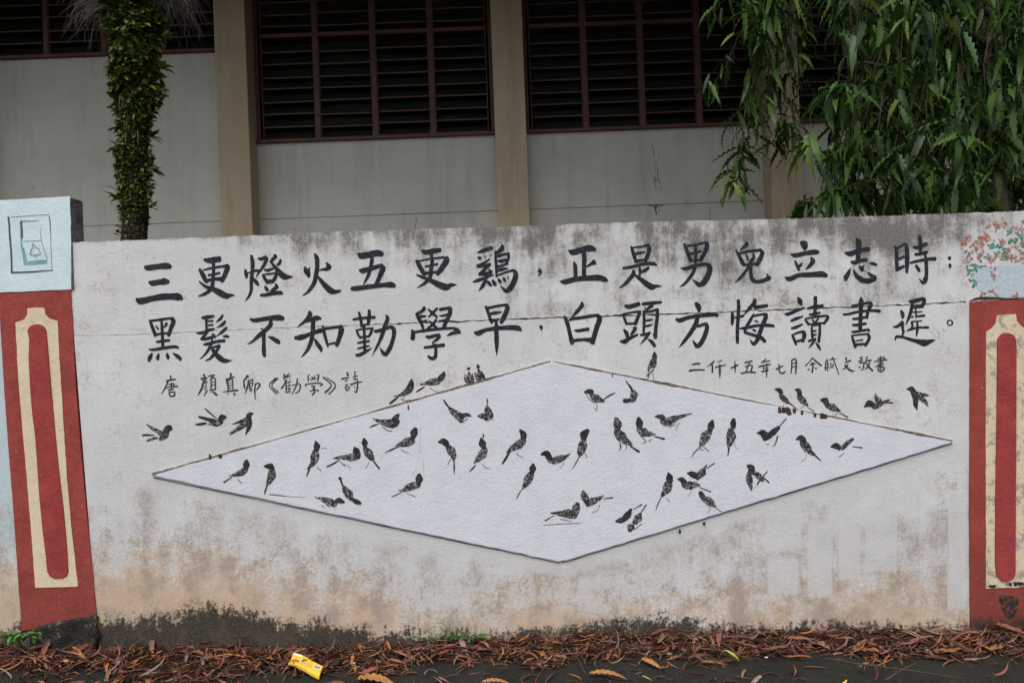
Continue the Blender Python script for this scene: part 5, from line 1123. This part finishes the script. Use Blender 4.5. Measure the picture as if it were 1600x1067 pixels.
# white flower, litter scraps
wht = flat_mat('white_scrap', (.55, .52, .54), (.72, .70, .72))
def scrap(name, label, cat, px, py, s, h=.05):
    p = ground_pt(px, py, h); mb = MB(); rs = random.Random(px)
    for k in range(5):
        a = k*1.256; v = [Vector((0, 0, 0)), Vector((math.cos(a-.4)*s*.6, math.sin(a-.4)*s*.6, s*.5)), Vector((math.cos(a)*s, math.sin(a)*s, s*rs.uniform(.2, .9))), Vector((math.cos(a+.4)*s*.6, math.sin(a+.4)*s*.6, s*.5))]
        mb.add(v, [(0, 1, 2, 3)])
    o = mb.build(name, wht); o.location = p; tag(o, label, cat)
scrap('fallen_flower', 'small white and mauve fallen flower at the foot of the left pillar', 'flower', 84, 999, .022, .04)
scrap('paper_scrap', 'tiny white scrap in the litter at the right, below the wall', 'scrap', 1197, 1018, .010)
scrap('paper_scrap', 'tiny white scrap in the litter under the wall right of centre', 'scrap', 553, 1027, .008)
# ---------------------------------------------------------------- weeds
def weed(name, label, px, py, y, n, s, spread, mat, seed, blade=False, cat='weed'):
    rs = random.Random(seed); c = P3(px, py, y); o0 = c; e = empty(name, o0); tag(e, label, cat)
    for k in range(n):
        a = rs.uniform(0, 6.28); off = Vector((rs.uniform(-spread, spread), rs.uniform(-.02, .01), 0))
        el = rs.uniform(.3, 1.3) if not blade else rs.uniform(.8, 1.45)
        d = Vector((math.cos(a)*math.cos(el), -abs(math.sin(a))*math.cos(el), math.sin(el)))
        L = s*rs.uniform(.6, 1.2); v, f = leaf_geo(1, .42 if not blade else .07, .9 if not blade else 1.2, .05, .2, 6)
        me = single_mesh('leaf', v, f, mat, rs.random()); o = bpy.data.objects.new('leaf' if not blade else 'grass_blade', me)
        o.matrix_world = dir_matrix(off+Vector((0, 0, rs.uniform(0, s*.5) if not blade else 0)), d, rs.uniform(-.5, .5), L); link(o, e)
    mb = MB()
    for k in range(max(1, n//6)):
        x = rs.uniform(-spread, spread)*.7; mb.tube([(x, 0, -.02), (x+rs.gauss(0, .01), -.01, s*.5)], [.0015, .001], 4)
    mb.build('stem', twigm.mat, e)
wm = leaf_mat('weed_leaf', (.035, .11, .02), (.07, .20, .035), (.14, .28, .06), trans=.2)
weed('leafy_weed', 'low green leafy weed at the foot of the left pillar', 28, 1000, -.09, 40, .06, .09, wm, 1)
weed('leafy_weed', 'small green weed at the wall foot below the diamond, left of the other', 662, 1000, -.03, 16, .03, .05, wm, 2)
weed('leafy_weed', 'bushier green weed at the wall foot just below the diamond', 708, 998, -.03, 34, .035, .06, wm, 3)
weed('leafy_weed', 'green weed at the wall foot below the diamond tip, right of the others', 745, 997, -.03, 26, .032, .045, wm, 4)
weed('grass_tuft', 'thin pale grass blades sprouting from the wall foot among the weeds', 702, 992, -.02, 7, .13, .03, wm, 5, True, 'grass')
weed('grass_tuft', 'small upright grass sprig in the litter right of centre', 876, 1010, -.08, 8, .06, .01, wm, 6, True, 'grass')
weed('grass_tuft', 'tiny green sprig at the dark wall foot left of the packet', 378, 992, -.02, 9, .035, .03, wm, 7, True, 'grass')
weed('grass_tuft', 'tiny green sprig at the dark wall foot near the left pillar', 310, 996, -.02, 7, .03, .02, wm, 8, True, 'grass')
def sprout(label, px, py0, py1, tipc):
    a = P3(px, py0, .05); b = P3(px+2, py1, .05); e = empty('sprout', a); tag(e, label, 'sprout')
    mb = MB(); mb.tube([(0, 0, -.01), ((b-a).x*.2, 0, (b-a).z*.5), b-a], [.0016, .0014, .001], 5); mb.build('stem', twigm.mat, e)
    v, f = leaf_geo(.02, .009, .5, .1, .3, 6); me = single_mesh('leaf', v, f, tipc, 0); o = bpy.data.objects.new('leaf', me); o.matrix_world = dir_matrix(b-a-Vector((.006, 0, 0)), Vector((.5, -.3, .6)), 0, 1); link(o, e)
sprout('thin sprout with a yellow tip on the wall top left of the hanging tree', 1109, 344, 326, grn)
sprout('tiny dark sprout on the wall top above the rooster sign', 649, 359, 344, grn)
